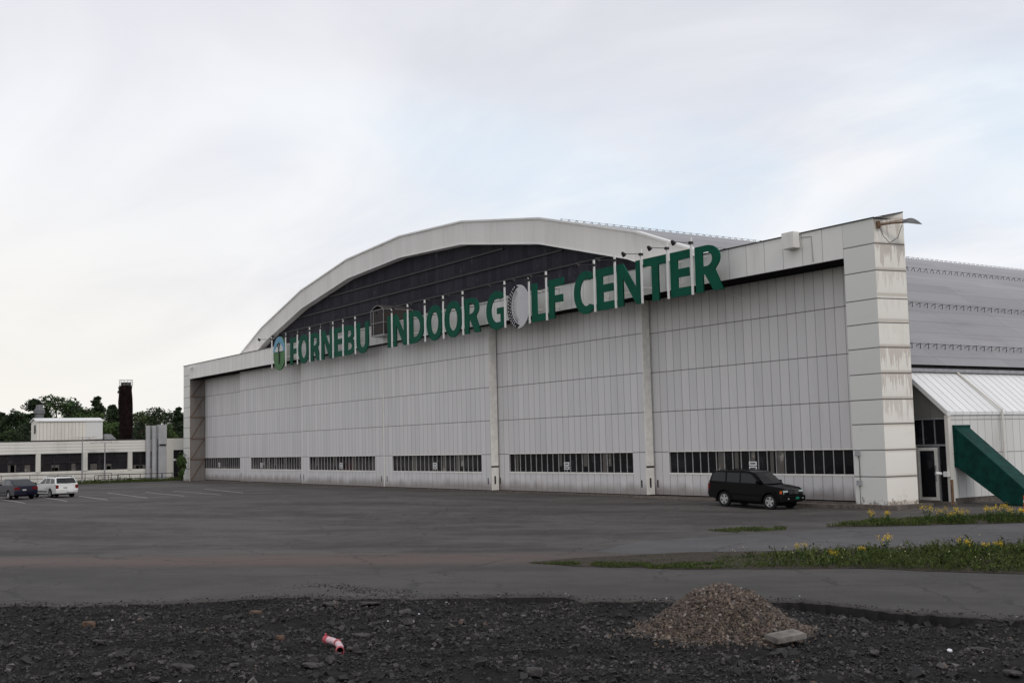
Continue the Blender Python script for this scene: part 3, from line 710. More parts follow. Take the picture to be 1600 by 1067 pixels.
# ------------------------------------------------------------------ hangar
H = empty('hangar', (-52.2, 0, 0), label='large white aircraft hangar with arched roof and six sliding door leaves', cat='hangar')
HX = Matrix.Translation((52.2, 0, 0))
class HP:      # build in world coordinates, origin kept at the world origin so panel seams line up
    pass
def hb(mb, name, m, parent=None, **k):
    o = mb.build(name, m, parent or H, **k)
    if parent is None: o.location = (52.2, 0, 0)
    return o
def pillar(x0, x1, out):
    m = MB(); ins = .35 * out
    m.add([(x0, 0, 0), (x1, 0, 0), (x1 + ins, 1.85, 0), (x0, 1.85, 0), (x0, 0, 14.06), (x1, 0, 14.06), (x1 + ins, 1.85, 14.45), (x0, 1.85, 14.45)],
          [(0, 3, 2, 1), (4, 5, 6, 7), (0, 1, 5, 4), (1, 2, 6, 5), (2, 3, 7, 6), (3, 0, 4, 7)]) if out > 0 else m.box(x0, x1, 0, 1.85, 0, 14.06)
    return hb(m, 'pillar', 'pillar_cladding')
pillar(-1.82, .1, 1); pillar(-104.82, -102.6, -1)
m = MB()
m.prism([(0, 12.35), (0, 14.06), (.5, 14.1), (2.1, 14.12), (2.1, 12.35)], 'x', -102.598, -1.822)
hb(m, 'header_beam', 'header_cladding')
hb(MB().box(-102.59, -1.83, .03, 2.75, 12.32, 12.346), 'soffit_shade', 'recess_shade_black')  # dark plate added under the header; puts the shade above doors into colour
m = MB().box(-104.9, .16, -.06, .12, 14.06, 14.11); m.box(-71, -26, -.02, .10, 13.86, 13.89); m.box(.1, .3, -.02, 1.9, 14.06, 14.075)
m.prism([(0, 14.08), (.1, 14.12), (1.85, 14.5), (1.85, 14.44)], 'x', .02, .46)
hb(m, 'header_coping', 'dark_metal')
# doors
DE = [(-104.75, -89.3, 1.95), (-89.0, -71.9, 1.25), (-70.25, -52.98, .55), (-52.94, -35.88, .55), (-36.3, -19.12, 1.25), (-19.4, -2.6, 1.95)]
WE = [(-103.05, -89.5), (-85.7, -72.1), (-68.54, -54.6), (-51.36, -37.2), (-34.5, -20.36), (-17.7, -3.47)]
dn_ = ['leftmost grey sliding door leaf', 'second grey door leaf from the left', 'third grey door leaf from the left', 'fourth grey door leaf from the left', 'fifth grey door leaf from the left with a pale end post', 'rightmost grey door leaf behind the black car']
mat('mullion_grey', (.40, .39, .385), .6); mat('door_end', (.84, .81, .75), .5, var=.08)
for i, ((x0, x1, s), (w0, w1)) in enumerate(zip(DE, WE)):
    zb, zt = .12, 12.6; zw0, zw1 = 1.47, 2.74
    m = MB(); t = .62
    m.box(x0, x1, s, s + t, zb, zw0); m.box(x0, x1, s, s + t, zw1, zt); m.box(x0, w0, s, s + t, zw0, zw1); m.box(w1, x1, s, s + t, zw0, zw1)
    D = hb(m, 'sliding_door', 'door_%d' % i, fix=False); tag(D, dn_[i])
    if i in (3, 4):
        m = MB().box(x1 + .003, x1 + .05, s + .0, s + t + .0, zb, zt); m.build('end_post', 'door_end', D)
        m = MB().box(x1 + .05, x1 + .056, s - .02, s + t + .02, 1.78, 1.9); m.box(x1 + .05, x1 + .056, s + .22, s + .36, .55, 1.15); m.build_each('stay', 'dark_metal', D)
    if i in (2, ):
        MB().box(x0 - .05, x0 - .003, s - .01, s + t, zb, zt).build('end_post', 'door_end', D)
    if i == 3: MB().box(x0 - .02, x0 + .10, s - .03, s - .003, zb, zt).build('meeting_strip', 'door_end', D)
    # window strip: dark glass set back, frame, one mullion per pane
    n = 21 if i == 5 else 21
    Wn = MB().box(w0, w1, s + .10, s + .12, zw0, zw1).build('window', 'window_glass', D, fix=False)
    m = MB(); m.box(w0 - .03, w1 + .03, s - .03, s + .10, zw0 - .09, zw0 - .003); m.box(w0 - .02, w1 + .02, s - .012, s + .08, zw1 + .002, zw1 + .05)
    m.build('sill', 'door_end', Wn)
    m = MB()
    for k in range(n + 1):
        x = w0 + (w1 - w0) * k / n; m.box(x - .019, x + .019, s + .05, s + .098, zw0, zw1)
    (m.build_each if i >= 3 else m.build)('mullion', 'mullion_grey', Wn)
    m = MB(); q = random.Random(i)
    for k in range(n):
        if q.random() < .2:
            x = w0 + (w1 - w0) * (k + q.random() * .3) / n; ww = q.uniform(.25, .6); m.box(x + .04, x + ww, s + .094, s + .0995, zw0 + (0 if q.random() < .7 else .4), zw1)
    m.build_each('curtain', 'curtain_glass', Wn)
    m = MB()
    for hx in (x0 + (.55 if i in (3, 4, 5) else .35), x1 - .45):
        if i == 5 and hx > -5: continue
        m.box(hx - .06, hx + .06, s - .012, s - .001, .55, 1.02)
    m.build_each('handle', 'dark_metal', D)
    MB().box(x0, x1, s + .02, s + t - .02, .03, .118).build('bottom_seal', 'recess_shade_black', D)
m = MB().box(-102.6, -1.82, .35, 2.75, -.05, .055); m.box(-102.6, -1.82, .40, .46, .055, .085); m.box(-102.6, -1.82, 1.12, 1.18, .055, .085)
hb(m, 'door_track', 'plinth_brown')
m = MB().box(-2.0, .9, -.32, 2.4, -.3, .10).box(-19, -2.0, -.28, .34, -.3, .052); hb(m, 'plinth', 'plinth_brown')
m = MB().box(-104.7, -1.0, 2.8, 3.0, 0, 14.0); hb(m, 'inner_wall', 'recess_shade_black')
# open end recess beside the left pillar
m = MB().box(-102.598, -102.52, .05, 1.9, .05, 12.34); L = hb(m, 'recess_side', 'inner_side')
m = MB(); zs = [0.1, 2.6, 5.1, 7.7, 10.2, 12.2]
for a, b in zip(zs, zs[1:]):
    m.tube((-102.46, .15, a), (-102.46, 1.8, b), .045, n=4); m.tube((-102.46, .1, b), (-102.46, 1.85, b), .05, n=4)
m.build('brace', 'rusty_metal', L)
# arch
CX = -52.2
OUT = [(0, 21.8), (10.55, 21.29), (21.3, 19.65), (32.0, 16.86), (42.7, 12.9)]; INN = [(0, 19.97), (10.35, 19.51), (21.1, 17.85), (31.1, 15.27), (41.5, 11.4)]
def full(pts): return [(CX - a, z) for a, z in pts[:0:-1]] + [(CX + a, z) for a, z in pts]
fo, fi = full(OUT), full(INN)
m = MB(); n = len(fo)
for y0, y1 in ((2.0, 2.9),):
    vs = [(x, y0, z) for x, z in fo] + [(x, y0, z) for x, z in fi] + [(x, y1, z) for x, z in fo] + [(x, y1, z) for x, z in fi]
    fs = []
    for i in range(n - 1):
        fs += [(i, i + 1, n + i + 1, n + i), (2 * n + i + 1, 2 * n + i, 3 * n + i, 3 * n + i + 1), (n + i, n + i + 1, 3 * n + i + 1, 3 * n + i), (i + 1, i, 2 * n + i, 2 * n + i + 1)]
    m.add(vs, fs)
hb(m, 'arch_fascia', 'arch_cladding')
m = MB()
for i in range(n - 1):
    (xa, za), (xb, zb_) = fi[i], fi[i + 1]
    m.add([(xa, 1.93, za), (xb, 1.93, zb_), (xb, 1.93, zb_ + .07), (xa, 1.93, za + .07), (xa, 2.05, za), (xb, 2.05, zb_), (xb, 2.05, zb_ + .07), (xa, 2.05, za + .07)], [(0, 1, 2, 3), (3, 2, 6, 7), (0, 4, 5, 1), (4, 7, 6, 5)])
hb(m, 'fascia_lip', 'roof_edge', fix=False)
m = MB()
for i in range(n - 1):
    (xa, za), (xb, zb_) = fo[i], fo[i + 1]
    m.add([(xa, 1.9, za + .0), (xb, 1.9, zb_ + .0), (xb, 1.9, zb_ + .14), (xa, 1.9, za + .14), (xa, 2.5, za), (xb, 2.5, zb_), (xb, 2.5, zb_ + .14), (xa, 2.5, za + .14)], [(0, 1, 2, 3), (3, 2, 6, 7), (0, 4, 5, 1), (4, 7, 6, 5)])
hb(m, 'roof_coping', 'roof_edge', fix=False)
m = MB().prism([(CX - 37, 13)] + [(x, z + .3) for x, z in fi if abs(x - CX) < 35] + [(CX + 37, 13)], 'y', 2.62, 2.8); hb(m, 'gable_wall', 'gable_cladding')
m = MB()
for zz, hw in ((18.41, 15.6), (17.13, 23.2), (15.93, 28.4)): m.box(CX - hw, CX + hw, 2.5, 2.62, zz - .055, zz + .055)
hb(m, 'gable_rail', 'dark_metal')
# roof
RP = [(0, 21.85), (10.55, 21.34), (21.3, 19.72), (32.0, 16.92), (42.7, 12.95), (50.9, 7.05)]
fr = full(RP); m = MB(); Y0, Y1 = 2.5, 100.
def half(pts): return pts
for sgn in (0, 1):
    pass
nr = len(fr)
for i in range(nr - 1):
    (xa, za), (xb, zb_) = fr[i], fr[i + 1]
    m.add([(xa, Y0, za), (xb, Y0, zb_), (xb, Y1, zb_), (xa, Y1, za), (xa, Y0, za - .35), (xb, Y0, zb_ - .35), (xb, Y1, zb_ - .35), (xa, Y1, za - .35)], [(0, 1, 2, 3), (7, 6, 5, 4), (0, 4, 5, 1), (3, 2, 6, 7)])
RF = hb(m, 'roof', 'roof_sheet', fix=False)
def roofz(x):
    dx = abs(x - CX)
    for (a, za), (b, zb_) in zip(RP, RP[1:]):
        if dx <= b: return za + (zb_ - za) * (dx - a) / (b - a)
    return RP[-1][1]
def slopeat(x):
    return (roofz(x + .05) - roofz(x - .05)) / .1
for row, X in enumerate((-31.0, -15.1, -6.9, -2.8, -73.4, -89.3)):
    m = MB(); z = roofz(X); sl = slopeat(X + .2); ux = Vector((1, 0, sl)).normalized(); nn = Vector((-sl, 0, 1)).normalized(); q = random.Random(row)
    y = 4.; hg = .14 if row == 0 else .25
    while y < 99:
        c = Vector((X, y, z)); e = q.uniform(-.02, .02); m.tube(c + ux * .16, c + nn * hg + ux * e, .02, n=4); m.tube(c - ux * .16, c + nn * hg + ux * e, .02, n=4); y += .71
    for hh in (hg - .02,): m.tube(Vector((X, 4, z)) + nn * hh, Vector((X, 99, z)) + nn * hh, .013, n=4)
    m.build('snow_guard', 'dark_metal', RF)
m = MB().box(-1.42, -1.05, 3.2, 100, 6.66, 6.84).box(-102.1, -101.7, 3.2, 100, 6.86, 7.06); hb(m, 'gutter', 'grey_metal')
m = MB().box(-1.8, -1.3, 3.0, 100, 5.5, 6.9).box(-101.5, -101, 3.0, 100, 0, 7); hb(m, 'eaves_recess', 'recess_shade_black')
m = MB().box(-101, -3.5, 99.4, 99.9, 0, 12.9).prism([(x, z - .3) for x, z in fr], 'y', 99.2, 99.7); hb(m, 'rear_wall', 'white_paint')
H_done = True

# side annex behind the right pillar
AX = empty('side_annex', (0, 3.5, 0), label='low white lean-to along the hangar side with ribbed sloping roof', cat='annex')
def ax(mb, name, m, parent=None, **k):
    o = mb.build(name, m, parent or AX, **k)
    if parent is None: o.location = (0, -3.5, 0)
    return o
m = MB().add([(-1.3, 3.42, 6.72), (1.2, 3.42, 4.52), (1.2, 100, 4.52), (-1.3, 100, 6.72), (-1.3, 3.42, 6.56), (1.2, 3.42, 4.36), (1.2, 100, 4.36), (-1.3, 100, 6.56)], [(0, 1, 2, 3), (7, 6, 5, 4), (0, 4, 5, 1), (1, 5, 6, 2), (3, 7, 4, 0)])
RA = ax(m, 'roof', 'annex_roof')
m = MB()
sl = Vector((2.5, 0, -2.2)).normalized()
for k in range(0, 120):
    y = 3.55 + .6 * k; a = Vector((-1.28, y, 6.705)); m.tube(a, a + sl * 3.3, .018, n=4, cap=False)
m.build('rib', 'roof_edge', RA)
m = MB().add([(-1.3, 3.38, 6.8), (1.24, 3.38, 4.57), (1.24, 3.38, 4.3), (-1.3, 3.38, 6.53), (-1.3, 3.62, 6.8), (1.24, 3.62, 4.57), (1.24, 3.62, 4.3), (-1.3, 3.62, 6.53)], [(0, 1, 2, 3), (7, 6, 5, 4), (0, 4, 5, 1), (1, 5, 6, 2), (2, 6, 7, 3)])
ax(m, 'verge_board', 'roof_edge')
ax(MB().box(.98, 1.13, 3.7, 100, .28, 4.4), 'wall', 'annex_wall')
ax(MB().box(.9, 1.1, 3.7, 100, 0, .28), 'foundation', 'plinth_brown')
ax(MB().box(1.0, 1.2, 3.45, 3.7, 0, 4.35), 'corner_post', 'off_white')
m = MB().add([(-1.3, 3.75, 4.2), (1, 3.75, 4.2), (1, 3.75, 4.5), (-1.3, 3.75, 6.5), (-1.3, 3.8, 4.2), (1, 3.8, 4.2), (1, 3.8, 4.5), (-1.3, 3.8, 6.5)], [(0, 1, 2, 3), (7, 6, 5, 4)]); ax(m, 'gable_infill', 'annex_dark')
gl = ax(MB().box(-2.7, 1.0, 3.72, 3.74, 2.9, 4.2), 'transom_window', 'window_glass')
m = MB().box(-2.7, 1.0, 3.62, 3.72, 4.16, 4.24).box(-2.7, 1.0, 3.62, 3.72, 2.84, 2.93)
for x in (-.45, .25): m.box(x - .02, x + .02, 3.66, 3.72, 2.93, 4.16)
m.build('frame', 'grey_metal', gl).location = (0, 0, 0)
dr = ax(MB().box(-.78, .38, 3.60, 3.70, .16, 2.78), 'entrance_door', 'door_end')
MB().box(-.62, .2, 3.585, 3.598, .32, 2.62).build('door_glass', 'window_glass', dr)
m = MB().box(.24, .29, 3.54, 3.56, 1.1, 1.9).box(.24, .29, 3.56, 3.6, 1.12, 1.15).box(.24, .29, 3.56, 3.6, 1.85, 1.88); m.build('door_handle', 'grey_metal', dr)
ax(MB().box(-2.7, -.84, 3.6, 3.74, 0, 2.84), 'front_panel', 'off_white')
sg = ax(MB().box(.42, .98, 3.70, 3.72, .1, 2.84), 'side_window', 'window_glass')
MB().box(.40, 1.0, 3.62, 3.70, 1.42, 1.5).box(.4, .46, 3.62, 3.7, .1, 2.84).build('frame', 'grey_metal', sg)
ax(MB().box(-2.7, 1.3, 3.2, 3.72, 0, .12), 'door_step', 'plinth_brown')
m = MB(); m.path([Vector((-1.2, 7.7, 6.8)), Vector((-1.1, 7.7, 6.66)), Vector((1.28, 7.85, 4.60)), Vector((1.28, 7.85, 2.1)), Vector((1.28, 7.85, 1.0))], .055, 8); ax(m, 'downpipe', 'off_white', smooth=True)
m = MB().path([(1.3, 3.35, 1.2), (1.3, 3.35, 0)], .07, 8); ax(m, 'downpipe', 'rusty_metal')
wl = MB(); wl.box(.95, 1.2, 3.2, 3.42, 1.35, 1.6).tube((.85, 3.2, 1.5), (.7, 2.95, 1.52), .06, .1); 
tag(wl.build('wall_lamp', 'white_paint'), 'small white lamp beside the entrance door', 'wall lamp')

# green chute
ch = empty('green_chute', (1.14, 4.5, 0), label='dark green boxed chute sloping from the annex wall to the ground', cat='chute')
y0, y1 = -.6, .62; k = .835; L = 4.7
prof = [(0, 3.82), (L, 3.82 - k * L), (L - .9, max(-.2, 1.86 - .73 * (L - .9))), (2.75, -.05), (0, 1.86)]
prof = [(0, 3.82), (4.55, .02), (2.7, .02), (0, 1.86)]
m = MB().prism([(a, z) for a, z in prof], 'y', y0, y1); m.build('casing', 'green_canvas', ch, bevel=.03)
m = MB().box(-.01, .12, y0 - .03, y1 + .03, 1.8, 3.86); m.build('collar', 'green_canvas', ch)
bp_ = gp(1600, 799, 0)
mk = empty('marker_post', (bp_.x + .15, bp_.y + .02, 0), label='orange plastic post standing at the foot of the green chute', cat='marker post')
MB().lathe([(.0, 0), (.2, 0), (.2, .06), (.15, .08), (.13, .68), (.09, .72), (0, .72)], n=16).build('body', 'orange_plastic', mk, smooth=True)
MB().lathe([(.141, .40), (.139, .50)], n=16).build('reflective_band', 'paper', mk)

# ------------------------------------------------------------------ sign
SG = empty('lettering_sign', (-42, -1.0, 11.65), label='long row of dark green capital letters with a white golf ball on white posts', cat='sign')
T_, A_ = .62, .49; HH = 2.62
def arc(cx, cz, rx, rz, a0, a1, n=20):
    return [(cx + rx * math.cos(math.radians(a0 + (a1 - a0) * i / n)), cz + rz * math.sin(math.radians(a0 + (a1 - a0) * i / n))) for i in range(n + 1)]
def glyph(c, w, h=HH, t=T_, a=A_):
    if c == 'I': return [[(0, 0), (w, 0), (w, h), (0, h)]]
    if c == 'L': return [[(0, 0), (w, 0), (w, a), (t, a), (t, h), (0, h)]]
    if c == 'F': return [[(0, 0), (t, 0), (t, h * .40), (w * .92, h * .40), (w * .92, h * .40 + a), (t, h * .40 + a), (t, h - a), (w, h - a), (w, h), (0, h)]]
    if c == 'E': return [[(0, 0), (w, 0), (w, a), (t, a), (t, h * .42), (w * .9, h * .42), (w * .9, h * .42 + a), (t, h * .42 + a), (t, h - a), (w * .97, h - a), (w * .97, h), (0, h)]]
    if c == 'T': return [[(w / 2 - t / 2, 0), (w / 2 + t / 2, 0), (w / 2 + t / 2, h - a), (w, h - a), (w, h), (0, h), (0, h - a), (w / 2 - t / 2, h - a)]]
    if c == 'N': return [[(0, 0), (t * .92, 0), (t * .92, h * .66), (w - t * .98, 0), (w, 0), (w, h), (w - t * .92, h), (w - t * .92, h * .36), (t * .98, h), (0, h)]]
    if c == 'O': return [arc(w / 2, h / 2, w / 2, h / 2 + .08, 0, 360, 40)[:-1], arc(w / 2, h / 2, w / 2 - t, h / 2 - a + .06, 0, 360, 36)[:-1]]
    if c == 'D': return [[(0, 0), (w * .36, 0)] + arc(w * .36, h / 2, w * .64, h / 2, -90, 90) + [(0, h)], [(t, a), (w * .36, a)] + arc(w * .36, h / 2, w * .64 - t, h / 2 - a, -90, 90) + [(t, h - a)]]
    if c == 'U': return [[(0, h), (0, h * .36)] + arc(w / 2, h * .36, w / 2, h * .36 + .08, 180, 360) + [(w, h), (w - t, h), (w - t, h * .36)] + arc(w / 2, h * .36, w / 2 - t, h * .36 - a + .06, 0, -180) + [(t, h)]]
    if c == 'R': return [[(0, 0), (t, 0), (t, h * .38), (w * .36, h * .38)] + [(w - t * 1.12, 0), (w * 1.03, 0), (w * .74, h * .45)] + arc(w * .44, h * .71, w * .5, h * .29, -45, 90) + [(0, h)],
                         [(t, h * .55), (w * .42, h * .55)] + arc(w * .42, h * .705, w * .5 - t + .06, h * .155, -90, 90, 12) + [(t, h * .86)]]
    if c == 'B': return [[(0, 0), (w * .46, 0)] + arc(w * .46, h * .275, w * .54, h * .275, -90, 62) + arc(w * .44, h * .745, w * .5, h * .255, -60, 90) + [(0, h)],
                         [(t, a * .9), (w * .44, a * .9)] + arc(w * .44, h * .285, w * .54 - t, h * .125, -90, 90, 10) + [(t, h * .41)],
                         [(t, h * .60), (w * .42, h * .60)] + arc(w * .42, h * .72, w * .5 - t, h * .115, -90, 90, 10) + [(t, h * .835)]]
    if c == 'C': return [arc(w * .6, h / 2, w * .6, h / 2 + .08, 52, 308, 30) + [(w, a * .85)] + arc(w * .62, h / 2, w * .62 - t, h / 2 - a + .06, 300, 60, 26) + [(w, h - a * .85)]]
    if c == 'G': return [arc(w * .56, h / 2, w * .56, h / 2 + .08, 50, 292, 30) + [(w, .12), (w, h * .56), (w * .58, h * .56), (w * .58, h * .56 - a * .9), (w - t * .9, h * .56 - a * .9), (w - t * .9, a * .95)] + arc(w * .58, h / 2, w * .58 - t, h / 2 - a + .06, 284, 58, 26) + [(w * .98, h - a * .8)]]
def flat(name, loops, depth, m, parent, loc, sm=None):
    cu = bpy.data.curves.new(name, 'CURVE'); cu.dimensions = '2D'; cu.fill_mode = 'BOTH'; cu.extrude = depth / 2
    for lp in loops:
        s = cu.splines.new('POLY'); s.points.add(len(lp) - 1)
        for p, (x, z) in zip(s.points, lp): p.co = (x, z, 0, 1)
        s.use_cyclic_u = True
    tmp = bpy.data.objects.new(name, cu); COL.objects.link(tmp)
    dg = bpy.context.evaluated_depsgraph_get(); dg.update(); me = bpy.data.meshes.new_from_object(tmp.evaluated_get(dg))
    bpy.data.objects.remove(tmp); me.transform(Matrix.Rotation(pi / 2, 4, 'X')); me.materials.clear(); me.materials.append(MATS[m])
    o = bpy.data.objects.new(name, me); COL.objects.link(o); o.parent = parent; o.location = loc
    return o
LT = [('F', -69.32, -67.62), ('O', -67.38, -64.87), ('R', -64.5, -62.35), ('N', -62.06, -59.68), ('E', -59.3, -57.55), ('B', -57.21, -55.0), ('U', -54.75, -52.45),
      ('I', -48.95, -48.33), ('N', -47.94, -45.55), ('D', -45.21, -42.79), ('O', -42.36, -39.9), ('O', -39.59, -37.06), ('R', -36.65, -34.5), ('G', -33.62, -31.2),
      ('L', -27.85, -26.11), ('F', -25.84, -24.15), ('C', -23.03, -20.95), ('E', -20.64, -18.81), ('N', -18.57, -16.2), ('T', -16.05, -13.98), ('E', -13.65, -11.9), ('R', -11.55, -9.42)]
sx, sy, sz_ = SG.location
for c, a, b in LT:
    flat('letter', glyph(c, b - a), .09, 'sign_green', SG, (a - sx, -1.0 - sy, 11.70 - sz_))
# golf ball disc
bx, bz = -29.5, 12.98
ball = flat('golf_ball', [arc(0, 0, 1.36, 1.52, 0, 360, 48)[:-1]], .06, 'ball_white', SG, (bx - sx, 0, bz - sz_))
inner = arc(.40, .05, 1.25, 1.38, 258, 104, 26)
cres = arc(0, 0, 1.355, 1.515, 98, 262, 26) + inner
flat('shaded_edge', [cres], .02, 'ball_dark', ball, (0, -.042, 0))
q = random.Random(4); dk = []; lt = []
for j in range(15):
    th = math.radians(112 + 136 * j / 14); sh = math.radians(4.9)
    ox, oz = 1.355 * math.cos(th), 1.515 * math.sin(th); ix, iz = .40 + 1.16 * math.cos(th) * 1.0, .05 + 1.36 * math.sin(th)
    ox2, oz2 = 1.355 * math.cos(th + sh), 1.515 * math.sin(th + sh); ix2, iz2 = .40 + 1.16 * math.cos(th + sh), .05 + 1.36 * math.sin(th + sh)
    lt.append((ox + (ix - ox) * .28, oz + (iz - oz) * .28, .062))
    if 1 < j < 13: lt.append((ox2 + (ix2 - ox2) * .66, oz2 + (iz2 - oz2) * .66, .055))
    if 0 < j < 14:
        for m_, (kx, rr_) in enumerate(((.12, .052), (.27, .042), (.43, .030), (.60, .020))):
            u_ = (ix, iz) if m_ % 2 else (ix2, iz2); dk.append((u_[0] * (1 - kx * .95) + .1 * kx, u_[1] * (1 - kx * .45), rr_))
flat('dimple', [[(x + s_ * .8 * math.cos(a), z + s_ * math.sin(a)) for a in [i * pi / 4 for i in range(8)]] for x, z, s_ in lt], .02, 'ball_white', ball, (0, -.056, 0))
flat('dimple', [[(x + s_ * .7 * math.cos(a), z + s_ * 1.15 * math.sin(a)) for a in [i * pi / 4 for i in range(8)]] for x, z, s_ in dk], .02, 'ball_dark', ball, (0, -.034, 0))
# round emblem
ex_, ez = -72.02, 13.05
em = flat('emblem', [arc(0, 0, 1.5, 1.68, 0, 360, 44)[:-1]], .12, 'emblem_green', SG, (ex_ - sx, 0, ez - sz_))
flat('emblem_sky', [arc(0, 0, 1.495, 1.675, 6, 174, 30)], .02, 'emblem_blue', em, (0, -.075, 0))
flat('emblem_cloud', [[(-.95, .2), (.95, .2), (1.05, .45), (.7, .75), (.35, .95), (-.2, .85), (-.6, .6), (-.98, .42)]], .02, 'emblem_cloud', em, (0, -.09, 0))
gf = [(-.12, .85), (-.22, 1.02), (-.42, .95), (-.5, .78), (-.40, .70), (-.22, .74), (-.14, .5), (-.10, .1), (-.02, -.4), (-.08, -.75), (-.1, -1.05), (.12, -1.05), (.16, -.7), (.2, -.3), (.16, .2), (.2, .6), (.36, .72), (.38, .92), (.26, 1.02), (.1, .86), (.12, .7), (0, .66)]
flat('golfer', [gf], .02, 'ink', em, (0, -.105, 0))
flat('golfer', [arc(-.02, .93, .12, .14, 0, 360, 12)[:-1]], .02, 'ink', em, (0, -.105, .06))
# posts, each with a spotlight on a short arm
PX = [-73.8, -70.27, -67.42, -64.53, -62.15, -59.4, -57.32, -54.86, -48.03, -45.3, -42.5, -39.65, -36.76, -31.07, -28.03, -26.0, -20.75, -18.67, -16.15, -13.8, -11.75]
po = None
for i, x in enumerate(PX):
    if po is None:
        po = MB().box(-.065, .065, -.04, .04, 0, 3.3).build('post', 'white_paint', SG)
        MB().box(-.03, .03, .042, 1.06, .95, 1.01).box(-.03, .03, .042, 1.06, 2.2, 2.26).build_each('bracket', 'off_white', po)
        m = MB().tube((0, -.06, 2.98), (-.04, -1.25, 2.93), .022, n=5).box(-.09, .09, -.13, .1, 2.9, 3.05); m.build('lamp_arm', 'dark_metal', po)
        m = MB(); c = Vector((-.04, -1.3, 2.86)); m.tube(c + Vector((0, -.10, .10)), c + Vector((0, .06, -.03)), .10, .15, 10); m.tube(c + Vector((0, -.16, .13)), c + Vector((0, -.10, .1)), .05, .1, 8); m.build('spotlight', 'dark_metal', po)
        o = po
    else: o = copy_tree(po, SG)
    o.location = (x - sx, -.10, 0)

# ------------------------------------------------------------------ things fixed to the hangar
# glazed cage on the header
cg = empty('inspection_cage', (-50.65, -.2, 12.9), label='small arched metal framed cage on the header beam between the two sign words', cat='cage')
m = MB(); fr_ = .025
X0, X1, Y0c, Y1c, Zt = -1.15, 1.15, -.9, 1.9, 2.15
def bar(a, b, rr=.025): m.tube(a, b, rr, n=4)
for x in (X0, X1):
    for y in (Y0c, Y1c): bar((x, y, 0), (x, y, Zt))
for y in (Y0c, .5, Y1c):
    arcp = [(X0 + (X1 - X0) * t, y, Zt + .38 * math.sin(pi * t)) for t in [i / 8 for i in range(9)]]
    for a, b in zip(arcp, arcp[1:]): bar(a, b)
for z in (0, 1.05, Zt):
    bar((X0, Y0c, z), (X1, Y0c, z)); bar((X0, Y0c, z), (X0, Y1c, z)); bar((X1, Y0c, z), (X1, Y1c, z))
bar((0, Y0c, 0), (0, Y0c, Zt + .38)) if False else bar((X0 + .45, Y0c, 0), (X0 + .45, Y0c, Zt))
bar((0, Y0c, Zt + .38), (0, Y1c, Zt + .38))
m.build('frame', 'grey_metal', cg)
m = MB().box(X0 + .03, X1 - .03, Y0c + .03, Y0c + .04, .05, Zt); m.box(X1 - .05, X1 - .04, Y0c + .05, Y1c, .05, Zt); m.build_each('mesh_panel', 'cage_mesh', cg)
m = MB(); n = 8
vs = [(X0 + (X1 - X0) * i / n, y, Zt + .40 * math.sin(pi * i / n) + .03) for y in (Y0c, Y1c) for i in range(n + 1)]
m.add(vs, [(i, i + 1, n + 2 + i, n + 1 + i) for i in range(n)]); m.build('canopy', 'cage_mesh', cg, fix=False)
MB().box(X0, X1, Y0c, .15, -.08, -.02).build('floor_grating', 'grey_metal', cg)
# box lamp on header near the right end
bl = empty('box_lamp', (-5.0, 0, 13.3), label='white box shaped fitting on the front of the header beam near the right pillar', cat='light fitting')
MB().box(-.42, .40, -.55, -.05, .0, .86).build('housing', 'header_cladding', bl, bevel=.02)
MB().box(-.3, -.2, -.05, 0, .2, .6).box(.2, .3, -.05, 0, .2, .6).build_each('bracket', 'grey_metal', bl)
MB().path([(.45, -.02, .55), (1.15, -.02, .5), (1.2, -.02, -.85)], .018, 4).build('cable', 'grey_metal', bl)
# street light head on the corner
fl = empty('corner_lamp', (.25, .6, 13.75), label='grey lamp head on a rusty arm at the top of the right corner pillar', cat='wall lamp')
MB().path([(.0, -.42, -.05), (.5, .1, .02), (1.0, .55, .02)], .05, 6).path([(.0, -.3, .05), (.9, .5, .15)], .02, 5).box(-.05, .05, -.5, -.32, -.2, .15).build('arm', 'rusty_metal', fl)
m = MB(); n = 10; pts = []
for i in range(n + 1):
    t = i / n; ww = .05 + .26 * math.sin(pi * min(1, t * .9 + .12)); pts.append((t * 1.35, ww, .20 * math.sin(pi * min(1, .15 + t * .8))))
for t, ww, hh in pts:
    for j in range(7):
        a = pi * j / 6; m.v.append((.85 + t * .42, .45 + t * .42 + ww * math.cos(a) * .8, .02 + hh * math.sin(a) * 1.35 - .02 - .10 * t)); 
m.f = [(i * 7 + j, i * 7 + j + 1, (i + 1) * 7 + j + 1, (i + 1) * 7 + j) for i in range(n) for j in range(6)] + [(i * 7, (i + 1) * 7, (i + 1) * 7 + 6, i * 7 + 6) for i in range(n)]
m.build('lamp_head', 'lamp_grey', fl, smooth=True)
MB().path([(.05, -.4, -.12), (.1, -.2, -.6), (.3, .0, -.95), (.6, .25, -.7), (.75, .4, -.1)], .015, 5).build('cable', 'dark_metal', fl)
fl2 = empty('corner_lamp', (-102.2, -.02, 13.55), label='small pale floodlight at the left end of the header beam', cat='wall lamp')
MB().box(-.2, 1.0, -.35, -.15, .1, .2).tube((.8, -.3, .1), (1.3, -.6, .0), .12, .16, 8).build('lamp_head', 'white_paint', fl2)
MB().box(-.05, .05, -.3, 0, .08, .16).build('arm', 'grey_metal', fl2)
eb = empty('socket_box', (-1.5, 0, 1.0), label='small grey electrical box and conduit low on the right corner pillar', cat='electrical box')
MB().box(-.12, .12, -.14, -.002, .0, .26).box(-.12, .10, -.16, -.002, 1.45, 1.72).build_each('box', 'grey_metal', eb, bevel=.01)
MB().path([(.04, -.04, .26), (.04, -.04, 1.3), (0, -.04, 1.45)], .018, 5).path([(0, -.04, 0), (0, -.04, -.9)], .012, 5).build('conduit', 'dark_metal', eb)
